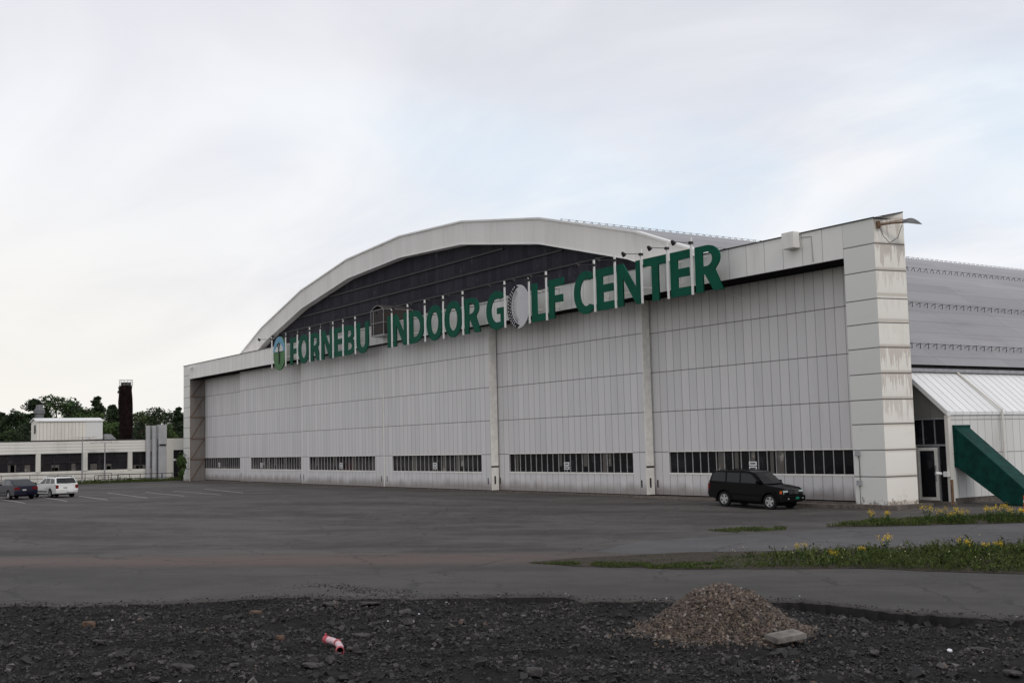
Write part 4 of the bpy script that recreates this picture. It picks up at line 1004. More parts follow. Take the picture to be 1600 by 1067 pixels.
NS = [(-10.6, 1.95, 'rightmost door leaf above the black car'), (-27.4, 1.25, 'fifth door leaf from the left'), (-44.15, .55, 'fourth door leaf from the left'), (-61.4, .55, 'third door leaf from the left'), (-82.6, 1.25, 'second door leaf from the left'), (-97.6, 1.95, 'leftmost door leaf')]
for i, (x, s, lb) in enumerate(NS):
    nsg = empty('notice', (x, s, 1.45), label='white notice in the window strip of the ' + lb, cat='notice', group='white notices in the door windows')
    m = MB(); m.box(-.30, .30, -.03, -.015, .46, .70); m.box(-.30, .30, -.03, -.015, .20, .42); m.box(-.02, .02, -.014, 0, .0, .7); m.build_each('board', 'paper', nsg)
    m = MB(); m.box(-.2, .2, -.034, -.0305, .55, .62); m.box(-.22, .22, -.034, -.0305, .28, .35); m.build_each('lettering', 'ink', nsg)

# ------------------------------------------------------------------ cars
def arch_pts(cx, cz, rr, n=10): return [(cx + rr * math.cos(a), cz + rr * math.sin(a)) for a in [pi * i / n for i in range(n + 1)]]
def car(name, K, label, cat, loc, rz_, group=None):
    C = empty(name, loc, rz_, label=label, cat=cat, group=group)
    w, zb = K['w'], K['zbelt']; fx, rx, wr = K['fx'], K['rx'], K['wr']; L0, L1 = K['x0'], K['x1']
    def clipw(x, z):            # half-width of the body at (x, z)
        t = max(0, (x - (L1 - .75)) / .75); t2 = max(0, ((L0 + .5) - x) / .5)
        k = 1 - .13 * t * t - .07 * t2 * t2
        zz = 1 - .05 * max(0, (z - zb + .28) / .28) ** 2 - .035 * max(0, (.55 - z) / .3)
        return w * k * zz
    def gh(z): return K['gw'] - (z - zb) * K['tumble']
    def solid(outline, wf, m, nm, par=C, rim=.04, smooth=True, edge_in=.03):
        cx_ = sum(p[0] for p in outline) / len(outline); cz_ = sum(p[1] for p in outline) / len(outline)
        n = len(outline); vs = []; rows = [(-1, 1), (-1, 0), (-.5, 0), (.5, 0), (1, 0), (1, 1)]
        nn = []
        for i in range(n):
            a = Vector(outline[i - 1]); b = Vector(outline[(i + 1) % n]); e = (b - a).normalized(); nn.append(Vector((e.y, -e.x)))
        area = sum(outline[i][0] * outline[(i + 1) % n][1] - outline[(i + 1) % n][0] * outline[i][1] for i in range(n)); sg = 1 if area > 0 else -1
        for (s, ins) in rows:
            for (x, z), nv in zip(outline, nn):
                if ins: x2, z2 = x - sg * nv.x * edge_in, z - sg * nv.y * edge_in
                else: x2, z2 = x, z
                ww = wf(x, z)
                y = s * ww if ins else s * (ww - rim if abs(s) == 1 else ww)
                vs.append((x2, y, z2))
        fs = [(k * n + i, k * n + (i + 1) % n, (k + 1) * n + (i + 1) % n, (k + 1) * n + i) for k in range(5) for i in range(n)]
        fs += [tuple(range(n)), tuple(range(5 * n, 6 * n))]
        return MB().add(vs, fs).build(nm, m, par, smooth=smooth)
    low = K['low']; R = wr * 1.17
    ol = list(K['body_top']) + [(fx + R, low)] + arch_pts(fx, wr, R)[1:-1] + [(fx - R, low), (rx + R, low)] + arch_pts(rx, wr, R)[1:-1] + [(rx - R, low)]
    B = solid(ol, clipw, K['paint'], 'body')
    G_ = solid(K['cabin'], lambda x, z: gh(z), K['paint'], 'cabin', rim=.02, edge_in=.02)
    # underbody filler so that one does not see through the wheel wells
    MB().box(L0 + .35, L1 - .35, -w + .28, w - .28, .2, zb - .1).build('underbody', 'cladding_black', C)
    for nm, polys in (('side_window', K['side']),):
        for s in (-1, 1):
            m = MB()
            for pl in polys: m.add([(x, s * (gh(z) + .006), z) for x, z in pl], [tuple(range(len(pl)))])
            m.build_each(nm, 'car_glass', C, fix=False)
    for nm, (xa, za, xb, zb2) in (('windscreen', K['ws']), ('rear_window', K['rw'])):
        e = Vector((xb - xa, zb2 - za)).normalized(); nv = Vector((-e.y, e.x)); nv = nv if (nv.x > 0) == (nm == 'windscreen') else -nv
        m = MB(); o = nv * .012; ya, yb = gh(za) - .07, gh(zb2) - .08
        m.add([(xa + o.x, -ya, za + o.y), (xa + o.x + (.05 if nm == 'windscreen' else -.03), 0, za + o.y), (xa + o.x, ya, za + o.y), (xb + o.x, yb, zb2 + o.y), (xb + o.x + (.03 if nm == 'windscreen' else -.02), 0, zb2 + o.y), (xb + o.x, -yb, zb2 + o.y)], [(0, 1, 4, 5), (1, 2, 3, 4)])
        m.build(nm, 'car_glass', C, fix=False)
    for x in (fx, rx):
        for s in (-1, 1):
            yo = s * (w - .115)
            t = MB().lathe([(wr * .62, -.10), (wr * .95, -.10), (wr, -.07), (wr, .07), (wr * .95, .10), (wr * .62, .10), (wr * .60, .0)], (x, yo, wr), 28, 'y').build('wheel', 'black_rubber', C, smooth=True)
            m = MB(); y = yo + s * .085
            m.lathe([(wr * .64, s * .02), (wr * .58, s * .02), (wr * .56, -s * .03)], (x, y, wr), 24, 'y'); m.lathe([(0, .012 * s), (wr * .16, .012 * s), (wr * .16, -.03 * s)], (x, y, wr), 12, 'y')
            for k in range(5):
                a = 2 * pi * k / 5 + .3; ca, sa = math.cos(a), math.sin(a)
                def pp_(rr, tt): return (x + ca * rr - sa * tt, y + s * .004, wr + sa * rr + ca * tt)
                m.add([pp_(wr * .1, -.05), pp_(wr * .6, -.055), pp_(wr * .6, .055), pp_(wr * .1, .05)], [(0, 1, 2, 3)])
            m.build('rim', 'alloy', t, fix=False)
            MB().lathe([(0, -.02), (wr * .6, -.02), (wr * .6, .0)], (x, yo + s * .03, wr), 20, 'y').build('brake_shadow_disc', 'dark_metal', t).name = 'wheel_shadow_disc'  # dark disc stands in for the shade behind the spokes
    for x0, x1, z0, z1, m_, nm in K['trim']:
        for s in (-1, 1):
            ya = clipw((x0 + x1) / 2, (z0 + z1) / 2); a, b = sorted((s * (ya - .03), s * (ya + .022))); MB().box(x0, x1, a, b, z0, z1).build(nm, m_, C, bevel=.01)
    for nm, m_, x, z0, z1, ya, yb, dep in K['ends']:     # lamps, grilles, plates: boxes let into both ends
        for s in ((-1, 1) if ya > 0 else (1,)):
            a, b = sorted((s * ya, s * yb)); MB().box(x - dep, x + dep, a, b, z0, z1).build(nm, m_, C, bevel=.008)
    for s in (-1, 1):
        a, b = sorted((s * (K['gw'] + .02), s * (K['gw'] + .20))); MB().box(K['ws'][0] - .30, K['ws'][0] - .18, a, b, zb + .05, zb + .19).build('mirror', K['paint'] if K.get('cm', 1) else 'cladding_black', C, bevel=.02)
    return C
suv = dict(w=.92, gw=.845, tumble=.20, zbelt=1.13, fx=1.42, rx=-1.27, wr=.37, x0=-2.33, x1=2.28, low=.36, paint='paint_black',
    body_top=[(-2.22, .42), (-2.32, .55), (-2.33, .76), (-2.27, .86), (-2.26, 1.05), (-2.20, 1.15), (-1, 1.155), (.3, 1.15), (.98, 1.14), (1.45, 1.10), (1.95, 1.03), (2.14, .95), (2.19, .80), (2.20, .70), (2.29, .66), (2.28, .46), (2.16, .36)],
    cabin=[(-2.25, 1.12), (-2.20, 1.34), (-2.10, 1.62), (-2.02, 1.70), (-1.2, 1.74), (-.3, 1.75), (.22, 1.73), (.38, 1.68), (1.05, 1.12)],
    side=[[(-2.12, 1.22), (-2.02, 1.57), (-1.90, 1.64), (-1.28, 1.65), (-1.24, 1.20)], [(-1.14, 1.20), (-1.18, 1.64), (-.42, 1.65), (-.38, 1.19)], [(-.30, 1.19), (-.34, 1.65), (.12, 1.64), (.30, 1.58), (.80, 1.19)]],
    ws=(1.01, 1.17, .42, 1.66), rw=(-2.235, 1.20, -2.11, 1.60),
    trim=[(-.78, .90, .60, .68, 'cladding_black', 'side_moulding'), (-.80, .95, .34, .42, 'cladding_black', 'sill')],
    ends=[('bumper', 'cladding_black', 2.17, .42, .66, 0, .84, .13), ('bumper', 'cladding_black', 2.17, .42, .66, -.0001, -.84, .13), ('grille', 'dark_metal', 2.17, .72, .96, 0, .42, .03), ('headlight', 'lamp_clear', 2.11, .72, .92, .46, .82, .07), ('turn_signal', 'lamp_orange', 2.03, .76, .90, .825, .865, .06),
          ('tail_light', 'lamp_red', -2.24, .78, 1.10, .70, .875, .05), ('number_plate', 'plate_green', 2.31, .50, .61, 0, .27, .012), ('bumper', 'cladding_black', -2.27, .45, .72, 0, .86, .07)])
w0 = gp(1132, 791); hd = Vector((w0.x - CAM.x, w0.y - CAM.y)).normalized(); rt = Vector((hd.y, -hd.x)); fd = (rt * .80 - hd * .60).normalized()
lf = Vector((-fd.y, fd.x)); ctr_ = Vector((w0.x, w0.y)) + fd * 1.33 + lf * .90
CS = car('parked_suv', suv, 'black off-road estate car parked in front of the rightmost hangar door', 'car', (ctr_.x, ctr_.y, 0.0), math.atan2(fd.y, fd.x))
zr = terrain(w0.x, w0.y); wf_ = Vector((w0.x, w0.y)) + fd * 2.69; zf_ = terrain(wf_.x, wf_.y)
CS.rotation_euler = (0, math.atan2(zr - zf_, 2.69), CS.rotation_euler.z); CS.location.z = zr + (zf_ - zr) * 1.27 / 2.69; CS.scale = (1.04, 1.04, 1.07)
m = MB()
for k in range(-3, 4):
    if k: m.box(2.19, 2.215, k * .115 - .018, k * .115 + .018, .75, .94)
    else: m.box(2.19, 2.215, -.018, .018, .75, .94)
m.box(2.15, 2.2, -.42, .42, .955, .985); m.build_each('grille_bar', 'chrome', CS)
m = MB()
for s in (-1, 1):
    m.path([(-1.75, s * .62, 1.71), (-1.6, s * .62, 1.765), (0, s * .62, 1.77), (.1, s * .62, 1.73)], .018, 5)
m.box(-1.5, -1.46, -.62, .62, 1.755, 1.77).box(-.4, -.36, -.62, .62, 1.757, 1.772); m.build('roof_rack', 'cladding_black', CS)
m = MB().box(2.17, 2.30, -.27, .0, .50, .61); 
for s in (-1, 1): MB().lathe([(0, 0), (.07, 0), (.07, .03)], (2.27, s * .6, .53), 10).build('fog_lamp', 'lamp_clear', CS)
for s in (-1, 1):      # black wheel-arch flares
    m = MB()
    for cx in (1.42, -1.27):
        ps = arch_pts(cx, .37, .45, 12); ps2 = arch_pts(cx, .37, .52, 12); n = len(ps)
        y = s * .945; y2 = s * .88
        vs = [(a, y, b) for a, b in ps] + [(a, s * .93, b) for a, b in ps2] + [(a, y2, b) for a, b in ps2]
        m.add(vs, [(i, i + 1, n + i + 1, n + i) for i in range(n - 1)] + [(n + i, n + i + 1, 2 * n + i + 1, 2 * n + i) for i in range(n - 1)])
    m.build_each('wheel_arch_flare', 'cladding_black', CS, fix=False)

def far_car(px, py, K, label, yaw, name, cat):
    p = gp(px, py); v = Vector((p.x - CAM.x, p.y - CAM.y)).normalized(); l = Vector((-v.y, v.x))
    h = (v * math.cos(yaw) + l * math.sin(yaw)); c = Vector((p.x, p.y)) - Vector((0, 0)) + h * abs(K['x0'])
    return car(name, K, label, cat, (c.x, c.y, terrain(c.x, c.y)), math.atan2(h.y, h.x), 'cars parked at the left of the apron')
wagon = dict(w=.85, gw=.80, tumble=.26, zbelt=.93, fx=1.28, rx=-1.22, wr=.30, x0=-2.15, x1=2.05, low=.25, paint='paint_white',
    body_top=[(-2.08, .28), (-2.16, .38), (-2.16, .58), (-2.10, .66), (-2.06, .93), (-1.9, .95), (0, .95), (.75, .93), (1.3, .88), (1.8, .78), (1.98, .64), (2.06, .50), (2.04, .30), (1.9, .24)],
    cabin=[(-2.06, .92), (-1.98, 1.05), (-1.72, 1.36), (-1.6, 1.40), (-.6, 1.43), (-.1, 1.42), (.15, 1.36), (.85, .92)],
    side=[[(-1.90, .99), (-1.66, 1.31), (-1.15, 1.34), (-1.12, .98)], [(-1.04, .98), (-1.06, 1.34), (-.38, 1.35), (-.36, .98)], [(-.28, .98), (-.3, 1.35), (-.1, 1.34), (.08, 1.28), (.6, .98)]],
    ws=(.82, .97, .18, 1.36), rw=(-2.02, 1.0, -1.74, 1.35),
    trim=[(-.8, .85, .42, .47, 'cladding_black', 'side_moulding')],
    ends=[('bumper', 'paint_white', -2.12, .32, .56, 0, .80, .07), ('tail_light', 'lamp_red', -2.085, .62, .88, .60, .79, .035), ('number_plate', 'plate_white', -2.12, .66, .76, 0, .26, .03), ('headlight', 'lamp_clear', 1.93, .58, .70, .45, .74, .06), ('tow_bar', 'dark_metal', -2.22, .34, .40, 0, .03, .05)])
WG = far_car(105, 777, wagon, 'white estate car with roof rails seen from behind, parked at left', math.radians(24), 'parked_estate', 'car')
m = MB()
for s in (-1, 1): m.path([(-1.55, s * .6, 1.40), (-1.45, s * .6, 1.47), (-.3, s * .6, 1.48), (-.2, s * .6, 1.42)], .022, 5)
m.box(-1.2, -1.15, -.62, .62, 1.46, 1.49).box(-.5, -.45, -.62, .62, 1.46, 1.49); m.build('roof_rack', 'cladding_black', WG)
sedan = dict(w=.86, gw=.78, tumble=.34, zbelt=.92, fx=1.33, rx=-1.28, wr=.30, x0=-2.25, x1=2.15, low=.25, paint='paint_blue',
    body_top=[(-2.18, .28), (-2.25, .40), (-2.25, .60), (-2.20, .90), (-2.1, .98), (-1.7, 1.0), (-1.2, .96), (0, .94), (.8, .92), (1.35, .86), (1.9, .74), (2.1, .60), (2.16, .48), (2.12, .30), (1.95, .24)],
    cabin=[(-1.85, .94), (-1.15, 1.34), (-.9, 1.39), (-.4, 1.40), (-.05, 1.37), (.85, .92)],
    side=[[(-1.45, 1.0), (-1.08, 1.28), (-.5, 1.32), (-.48, .99)], [(-.40, .99), (-.42, 1.32), (-.15, 1.31), (.02, 1.25), (.55, .98)]],
    ws=(.82, .95, .0, 1.34), rw=(-1.78, 1.0, -1.18, 1.32),
    trim=[(-.8, .9, .45, .49, 'cladding_black', 'side_moulding')],
    ends=[('bumper', 'paint_blue', -2.2, .32, .56, 0, .80, .07), ('tail_light', 'lamp_red', -2.20, .68, .84, .42, .80, .035), ('number_plate', 'plate_white', -2.235, .60, .70, 0, .26, .02), ('headlight', 'lamp_clear', 2.02, .56, .68, .45, .74, .06)])
far_car(41, 780, sedan, 'dark blue saloon car seen from behind, parked left of the white one', math.radians(22), 'parked_saloon', 'car')

# painted bay lines
def strip(pa, pb, wd, m='road_paint'):
    a = gp(*pa); b = gp(*pb); dd = Vector((b.x - a.x, b.y - a.y)); n = max(2, int(dd.length / 2)); dd.normalize(); s = Vector((-dd.y, dd.x)) * wd / 2; mb = MB(); L = Vector((b.x - a.x, b.y - a.y)).length
    for i in range(n + 1):
        q = Vector((a.x, a.y)) + dd * (L * i / n)
        for sg in (-1, 1): x, y = q.x + s.x * sg, q.y + s.y * sg; mb.v.append((x, y, terrain(x, y) + .014))
    mb.f = [(2 * i, 2 * i + 1, 2 * i + 3, 2 * i + 2) for i in range(n)]
    return mb
for a, b in [((0, 780), (39, 786)), ((66, 777), (105, 783)), ((123, 775), (168, 781)), ((168, 770), (230, 778)), ((227, 769), (288, 775)), ((270, 767), (345, 773)), ((320, 764), (380, 770))]:
    tag(strip(a, b, .11).build('bay_line', 'road_paint'), kind='structure')

# ------------------------------------------------------------------ low building at the left
BX = -112.
LB = empty('office_building', (BX, -10, 0), label='long low white building with dark window band left of the hangar', cat='building')
def lb(mb, name, m, parent=None, **k):
    o = mb.build(name, m, parent or LB, **k)
    if parent is None: o.location = (-BX, 10, 0)
    return o
lb(MB().box(BX - 9, BX - .02, -46, -.9, .0, 1.55).box(BX - .02, BX + .10, -46, -.9, .25, 1.50), 'wall', 'far_wall')
lb(MB().box(BX - 9, BX + .16, -46, -.9, 3.70, 5.20), 'fascia', 'far_fascia')
lb(MB().box(BX - 9.1, BX + .22, -46.1, -.85, 5.203, 5.32), 'roof', 'dark_metal')
cols_ = [-36.4, -31.1, -25.8, -20.5, -15.43, -9.95, -4.5, -1.0]
for c in cols_: lb(MB().box(BX - .3, BX + .18, c - .27, c + .27, 1.5, 3.70), 'column', 'off_white')
q = random.Random(2)
for a, b in zip([-46] + cols_[:-1], cols_):
    Wd = lb(MB().box(BX - .25, BX - .2, a + .27, b - .27, 1.55, 3.70), 'window', 'far_glass')
    m = MB(); n = 3
    for k in range(1, n): y = a + (b - a) * k / n + q.uniform(-.2, .2); m.box(BX - .2, BX - .1, y - .05, y + .05, 1.55, 3.7)
    m.box(BX - .2, BX - .12, a + .27, b - .27, 2.62 + q.uniform(-.1, .1), 2.69); m.build('window_bar', 'dark_metal', Wd)
    m = MB()
    for k in range(3):
        y = q.uniform(a + .4, b - 1.2); m.box(BX - .198, BX - .19, y, y + q.uniform(.3, .9), 1.6, 1.6 + q.uniform(.3, .9))
    m.build_each('blind', 'curtain_glass', Wd)
lb(MB().box(BX - 9, BX + .4, -.1, 12, 0, 5.30), 'end_wall', 'off_white')
lb(MB().box(BX - 8, BX - .1, -.9, -.1, 0, 4.9), 'infill', 'recess_shade_black')
lb(MB().box(BX + .40, BX + .45, .9, 4.5, 2.75, 3.82), 'window', 'far_glass'); lb(MB().box(BX + .40, BX + .46, .9, 4.5, .1, 2.45), 'door', 'far_glass')
lb(MB().box(BX + .40, BX + .47, .7, .88, 0, 5.25), 'downpipe', 'off_white')
# rooftop plant room
PRm = MB().prism([(BX - 4.2, 5.30), (BX - .8, 5.30), (BX - .8, 7.62), (BX - 2.5, 7.95), (BX - 4.2, 7.62)], 'y', -15.4, -7.65)
PRo = lb(PRm, 'plant_room', 'plant_cladding')
MB().prism([(BX - 4.4, 7.56), (BX - 2.5, 7.97), (BX - .65, 7.60), (BX - .65, 7.74), (BX - 2.5, 8.10), (BX - 4.4, 7.72)], 'y', -15.55, -7.55).build('roof', 'white_paint', PRo)
MB().box(BX - .8, BX - .76, -9.7, -7.66, 5.4, 7.58).build('blank_panel', 'white_paint', PRo)
MB().box(BX - 2.4, BX - 1.6, -15.46, -15.42, 6.2, 7.2).build('louvre', 'dark_metal', PRo)
vt = lb(MB().lathe([(.52, 7.4), (.52, 8.6), (.66, 8.75), (.66, 9.15), (.45, 9.35), (.36, 9.85), (0, 9.85)], (BX - 5, -14.3, 0), 14), 'roof_vent', 'lamp_grey', smooth=True)
sk = lb(MB().box(BX - 2.2, BX - .9, -7.4, -6.6, 5.32, 6.0).prism([(-6.6, 5.32), (-5.9, 5.32), (-6.6, 6.0)], 'x', BX - 2.2, BX - .9), 'skylight', 'grey_metal')
# three exhaust ducts in front of the end of the building
dl = ['leftmost and thinner of the three grey ducts beside the low building', 'middle slim one of the three grey ducts beside the low building', 'rightmost and widest of the three grey ducts beside the low building']
for i, (y0_, y1_, top) in enumerate([(-2.70, -2.10, 6.96), (-1.98, -1.33, 6.95), (-1.18, -.14, 7.05)]):
    E_ = empty('exhaust_duct', (BX + .65, (y0_ + y1_) / 2, 0), label=dl[i], cat='duct', group='grey exhaust ducts')
    rr = (y1_ - y0_) / 2
    if i < 2: MB().lathe([(rr, .0), (rr, top), (rr * .8, top), (rr * .8, top - .4)], n=18).build('tube', 'duct_metal', E_, smooth=True)
    else:
        MB().box(-.35, .35, -rr, rr, 0, 4.0).box(-.35, .35, -rr, rr, 4.45, top).box(-.3, .3, -rr + .05, rr - .05, 4.0, 4.45).build('tube', 'duct_metal', E_)
        MB().box(.352, .36, -rr + .1, rr - .1, 4.38, 4.6).build('grille', 'dark_metal', E_)
    m = MB().box(-.5, -.3, -.06, .06, 2, 2.1).box(-.5, -.3, -.06, .06, 4.5, 4.6); m.build_each('bracket', 'dark_metal', E_)
# ramp rail
fb = empty('pipe_railing', (BX + 2.2, -10, 0), label='long grey tubular railing in front of the low building', cat='railing')
m = MB(); xr = 2.0
def rail(yA, zA, yB, zB, x=0, step=3.0):
    n = max(1, int(abs(yB - yA) / step))
    for k in range(n + 1):
        t = k / n; y = yA + (yB - yA) * t; z = zA + (zB - zA) * t; m.tube((x, y, z - 1.35), (x, y, z), .035, n=5)
    m.tube((x, yA, zA), (x, yB, zB), .035, n=5); m.tube((x, yA, zA - .5), (x, yB, zB - .5), .022, n=5)
rail(-32, 1.45, 2.7, 1.15); rail(.5, .95, 11.5, .95, .6, 2.6)
m.build('rail', 'dark_metal', fb)
fb2 = empty('pipe_railing', (BX + 3.4, -.2, 0), label='shorter stepped railing by the ramp near the right lamp post', cat='railing')
m = MB(); rail(0, .95, -6.6, 1.0, 0, 1.3); rail(-6.6, 1.0, -9.0, .9, 0, 1.0); m.build('rail', 'dark_metal', fb2)
# lamp posts: double arms
def lamp_post(y, x, h, label):
    E_ = empty('lamp_post', (x, y, 0), label=label, cat='street lamp', group='slim double headed lamp posts')
    MB().tube((0, 0, 0), (0, 0, h), .09, .06, 8).build('pole', 'grey_metal', E_)
    m = MB().tube((0, -1.0, h + .05), (0, 1.0, h + .05), .035, n=5); m.build('arm', 'grey_metal', E_)
    for s in (-1, 1):
        MB().prism([(s * .75, h + .02), (s * .9, h - .06), (s * 1.65, h - .04), (s * 1.75, h + .08), (s * 1.2, h + .22), (s * .75, h + .16)], 'x', -.2, .2).build('lamp_head', 'off_white', E_)
a1 = onx(128.7, 690, BX + 3.5); lamp_post(a1.y, BX + 3.5, onx(128.5, 684, BX + 3.5).z, 'double headed lamp post in front of the middle of the low building')
a2 = onx(164, 690, BX + 1.6); lamp_post(a2.y, BX + 1.6, onx(164, 691.5, BX + 1.6).z, 'slightly lower double headed lamp post right of the other one')
ob = onx(3, 740, BX + 6); oe = empty('orange_bin', (BX + 6, ob.y - .48, 0), label='orange container cut off by the left edge behind the blue car', cat='container')
MB().box(-.4, .4, -.9, .2, .1, 1.45).build('body', 'orange_plastic', oe, bevel=.04); MB().box(-.45, .45, -.95, .23, 1.45, 1.55).build('lid', 'orange_plastic', oe, bevel=.02)

# ------------------------------------------------------------------ wrapped chimney
sx0 = -150.
CHM = empty('wrapped_chimney', (sx0, 5.5, 0), label='tall dark brown wrapped chimney with a railed platform on top', cat='chimney')
prof = [(1.02, 0), (1.05, 3), (.98, 6), (1.06, 9), (1.0, 11), (1.08, 13), (1.04, 14.2), (.85, 14.22)]
m = MB(); n = 20
for k in range(len(prof) * 4 - 3):
    t = k / 4; i = min(int(t), len(prof) - 2); u = t - i; rr = prof[i][0] + (prof[i + 1][0] - prof[i][0]) * u; z = prof[i][1] + (prof[i + 1][1] - prof[i][1]) * u
    for j in range(n):
        a = 2 * pi * j / n; q_ = rr * (1 + .22 * noise.noise((math.cos(a) * 1.5, math.sin(a) * 1.5, z * .55))); m.v.append((q_ * math.cos(a), q_ * math.sin(a), z))
K_ = len(prof) * 4 - 3
m.f = [(k * n + j, k * n + (j + 1) % n, (k + 1) * n + (j + 1) % n, (k + 1) * n + j) for k in range(K_ - 1) for j in range(n)]
m.build('shaft', 'brown_wrap', CHM, smooth=True)
MB().tube((0, 0, 14.1), (0, 0, 14.7), .72, .72, 16).build('cap', 'brown_wrap', CHM)
m = MB()
for z in (14.35, 14.72, 15.1):
    for j in range(12):
        a, b = 2 * pi * j / 12, 2 * pi * (j + 1) / 12; m.tube((1.05 * math.cos(a), 1.05 * math.sin(a), z), (1.05 * math.cos(b), 1.05 * math.sin(b), z), .04, n=4)
for j in range(12): a = 2 * pi * j / 12; m.tube((1.05 * math.cos(a), 1.05 * math.sin(a), 14.3), (1.05 * math.cos(a), 1.05 * math.sin(a), 15.1), .035, n=4)
m.build('railing', 'grey_metal', CHM)
MB().tube((.6, -1.2, 13.2), (.6, -1.35, 14.0), .05, n=5).tube((.6, -1.35, 13.0), (.6, -1.35, 13.4), .16, .1, 8).build('lamp', 'dark_metal', CHM)

# ------------------------------------------------------------------ trees behind the low building
def tree(kind, h, seed, m):
    q = random.Random(seed); rg = np.random.default_rng(seed); root = empty('tree')
    tr = MB(); tr.tube((0, 0, 0), (0, 0, h * .5), h * .022, h * .013, 7).tube((0, 0, h * .5), (q.uniform(-.3, .3), q.uniform(-.3, .3), h * .93), h * .013, h * .003, 6)
    V = []; T = []
    clumps = []
    if kind == 'conifer':
        z = h * .12
        while z < h * .99:
            rr = (1 - z / h) ** .8 * h * .20 + .15; nb_ = max(3, int(5 + 5 * (1 - z / h)))
            for k in range(nb_):
                a = q.uniform(0, 2 * pi); L = rr * q.uniform(.55, 1.15); dr_ = -.15 * L
                tr.tube((0, 0, z), (math.cos(a) * L * .8, math.sin(a) * L * .8, z + dr_), .035, .015, 3, False)
                for s in (.35, .6, .85, 1.05): clumps.append((math.cos(a) * L * s, math.sin(a) * L * s, z + dr_ * s + q.uniform(-.1, .1), .42 + .3 * (1 - z / h), .55))
            z += h * .035
    elif kind == 'pine':
        for k in range(15):
            z = h * q.uniform(.45, .97); a = q.uniform(0, 2 * pi); L = h * q.uniform(.05, .17) * (1.25 - .7 * abs(z / h - .65) / .35)
            c = (math.cos(a) * L, math.sin(a) * L, z); tr.tube((0, 0, z - L * .4), c, .06, .025, 4, False)
            clumps.append((*c, q.uniform(.9, 1.6), .5))
            clumps.append((c[0] * .5, c[1] * .5, z + .2, q.uniform(.8, 1.2), .5))
        clumps.append((0, 0, h * .96, .8, .8))
    else:
        nb_ = 26
        for k in range(nb_):
            a = q.uniform(0, 2 * pi); zf = q.uniform(.28, .93); rmax = h * .27 * math.sin(pi * min(1, max(.08, (zf - .12) / .98))) ** .7; L = rmax * q.uniform(.35, 1.05)
            c = (math.cos(a) * L, math.sin(a) * L, h * zf); tr.tube((0, 0, h * zf * .55), c, .07, .02, 4, False)
            clumps.append((*c, q.uniform(.9, 1.7) * h / 13, .8))
        clumps.append((0, 0, h * .9, 1.1, .9))
    N = {'conifer': 10, 'pine': 110, 'broad': 120, 'bare': 14}[kind]
    for cx, cy, cz, rr, fl_ in clumps:
        dens = max(4, int(N * q.uniform(.6, 1.2))); tn = q.uniform(0, 1)
        p = rg.normal(size=(dens, 3)); p /= np.linalg.norm(p, axis=1)[:, None]; p *= (rg.uniform(.35, 1.08, dens) ** .6)[:, None] * rr; p[:, 2] *= fl_
        p += (cx, cy, cz); s_ = rg.uniform(.12, .30, dens) * (1.2 if kind == 'conifer' else 1)
        if kind == 'bare': s_ *= .5
        u = rg.normal(size=(dens, 3)); u /= np.linalg.norm(u, axis=1)[:, None]; v = rg.normal(size=(dens, 3)); v /= np.linalg.norm(v, axis=1)[:, None]
        u *= s_[:, None]; v *= s_[:, None] * .8
        V.append(np.stack([p - u, p - v * .7, p + u, p + v], 1).reshape(-1, 3)); T.append(np.repeat(np.clip(tn * .6 + rg.uniform(0, .4, dens), 0, 1), 4))
    V = np.concatenate(V); T = np.concatenate(T); F = np.arange(len(V)).reshape(-1, 4)
    tr.build('trunk', 'bark', root, fix=False); npmesh('crown', V, F, MATS[m], root, attr=T); return root
TP = {}
kinds = {'spruce': ('conifer', 14, 'leaf_dark'), 'spruce2': ('conifer', 12, 'leaf_dark'), 'pine': ('pine', 14, 'leaf_dark'), 'pine2': ('pine', 12, 'leaf_dark'), 'broad': ('broad', 13, 'leaf_mid'), 'broad2': ('broad', 12, 'leaf_light'), 'broad3': ('broad', 13, 'leaf_dark'), 'bare': ('bare', 11, 'twig_pink')}
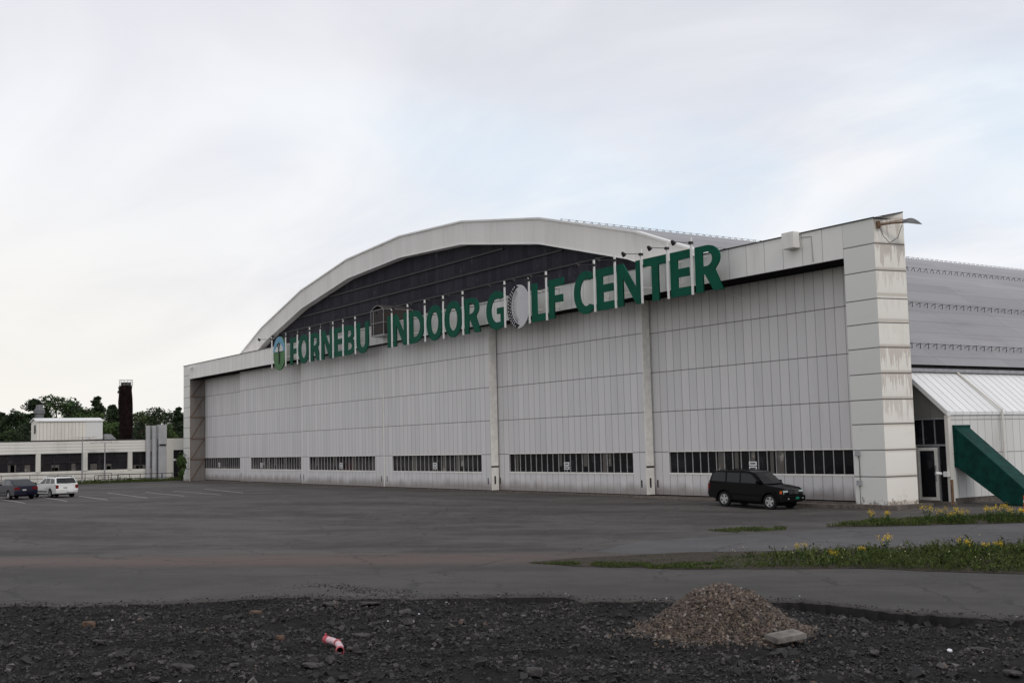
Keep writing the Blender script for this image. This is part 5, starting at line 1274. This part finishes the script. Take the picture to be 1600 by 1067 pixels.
# (px of trunk, py of the tree top, distance plane X, kind, words)
TR = [(-22, 640, -175, 'broad3', 'dark bushy tree beyond the left edge of the low building'), (3, 640, -172, 'spruce2', 'spruce at the very left edge'), (16, 645, -185, 'broad', 'mid green tree second from the left edge'), (22, 637, -168, 'pine2', 'dark pine behind the roofline left of the plant room'),
      (36, 641, -190, 'broad2', 'pale green tree peeping between the pine and the roof vent'), (54, 620, -172, 'pine', 'tall pine left of the round roof vent'), (45, 655, -163, 'broad3', 'low dark tree left of the plant room'), (72, 634, -180, 'spruce', 'spruce directly behind the round roof vent'),
      (90, 614, -170, 'broad', 'tall broad tree rising behind the plant room'), (104, 625, -182, 'broad', 'broad tree right of the tallest one behind the plant room'), (119, 628, -174, 'broad3', 'dark rounded tree behind the middle of the plant room'), (133, 634, -190, 'broad2', 'pale green tree behind the right end of the plant room'),
      (143, 640, -168, 'broad2', 'light green tree near the right end of the plant room'), (152, 615, -178, 'spruce', 'tall narrow spruce left of the chimney'), (163, 632, -185, 'broad', 'mid green tree between the spruce and the chimney'), (177, 628, -172, 'spruce2', 'spruce just left of the chimney'), (172, 655, -160, 'broad2', 'low light green tree above the skylight'),
      (190, 638, -190, 'broad3', 'dark tree hidden behind the chimney'), (213, 640, -195, 'broad', 'mid green tree just right of the chimney'), (224, 632, -178, 'bare', 'sparse pinkish tree with few leaves right of the chimney'), (236, 644, -190, 'broad2', 'light green tree behind the sparse pinkish one'), (218, 655, -165, 'broad3', 'low dark tree behind the ducts'), (248, 632, -175, 'broad3', 'dark rounded tree right of the sparse pinkish one'),
      (262, 640, -185, 'broad', 'mid green tree close to the hangar corner'), (254, 660, -162, 'broad2', 'low light green tree above the cream end wall'), (279, 632, -172, 'spruce', 'spruce touching the hangar corner'), (290, 640, -180, 'spruce2', 'spruce partly behind the hangar corner'), (272, 655, -165, 'broad3', 'low dark tree beside the hangar corner'),
      (195, 662, -158, 'broad3', 'low dark tree at the foot of the chimney'), (120, 655, -160, 'broad3', 'low dark tree straight behind the plant room'), (10, 668, -160, 'broad', 'low tree behind the left end of the flat roof'), (30, 672, -158, 'broad3', 'low dark shrubby tree above the flat roof at left'), (62, 670, -160, 'broad3', 'low dark tree hidden by the plant room left end')]
for i, (px, py, X, kd, lb_) in enumerate(TR):
    top = onx(px, py, X); h = top.z
    if kd not in TP: TP[kd] = o = tree(kinds[kd][0], kinds[kd][1], 20 + len(TP), kinds[kd][2])
    else: o = copy_tree(TP[kd])
    s_ = h / kinds[kd][1]; o.location = (X, top.y, -.3); o.scale = (s_ * 1.12, s_ * 1.12, s_ * 1.0); o.rotation_euler.z = i * 2.1
    tag(o, lb_, 'tree', 'trees behind the low building')
tag(MB().box(-330, -200, -330, 330, -2, 3).build('woodland_floor', 'field'), kind='structure')
hs = onx(124, 680, -157); hz = empty('red_house', (-157, hs.y, 0), label='small red roofed house half hidden among the trees', cat='house')
MB().box(-3, 3, -2.2, 2.2, 0, 6.0).build('wall', 'brick_red', hz); MB().prism([(-2.6, 6.0), (2.6, 6.0), (0, 7.3)], 'x', -3.3, 3.3).build('roof', 'brick_red', hz)
# shrub at the left pillar
sb = tree('broad', 3.2, 77, 'leaf_light'); sb.name = 'shrub'; p = gp(281, 752, 0); sb.location = (p.x, p.y + .2, 0); sb.scale = (.55, .55, .9); tag(sb, 'green shrub at the foot of the left hangar pillar', 'shrub')
it = []
for _ in range(9000):
    y = rg.uniform(-32, 3.4); x = BX + rg.uniform(1.2, 4.8) + .6 * noise.noise((y * .3, 1, 1))
    k = noise.noise((x * .6, y * .6, 2)); it.append((x, y, (.18 + .3 * rg.random()) * (1 + k), .03, .12, rg.random() < .5))
blades('grass', it, 5, 'green verge along the railing of the low building')
# tree belt behind the photographer, seen only in reflections and shade
print('objects', len(bpy.data.objects), 'top', sum(1 for o in bpy.data.objects if not o.parent))
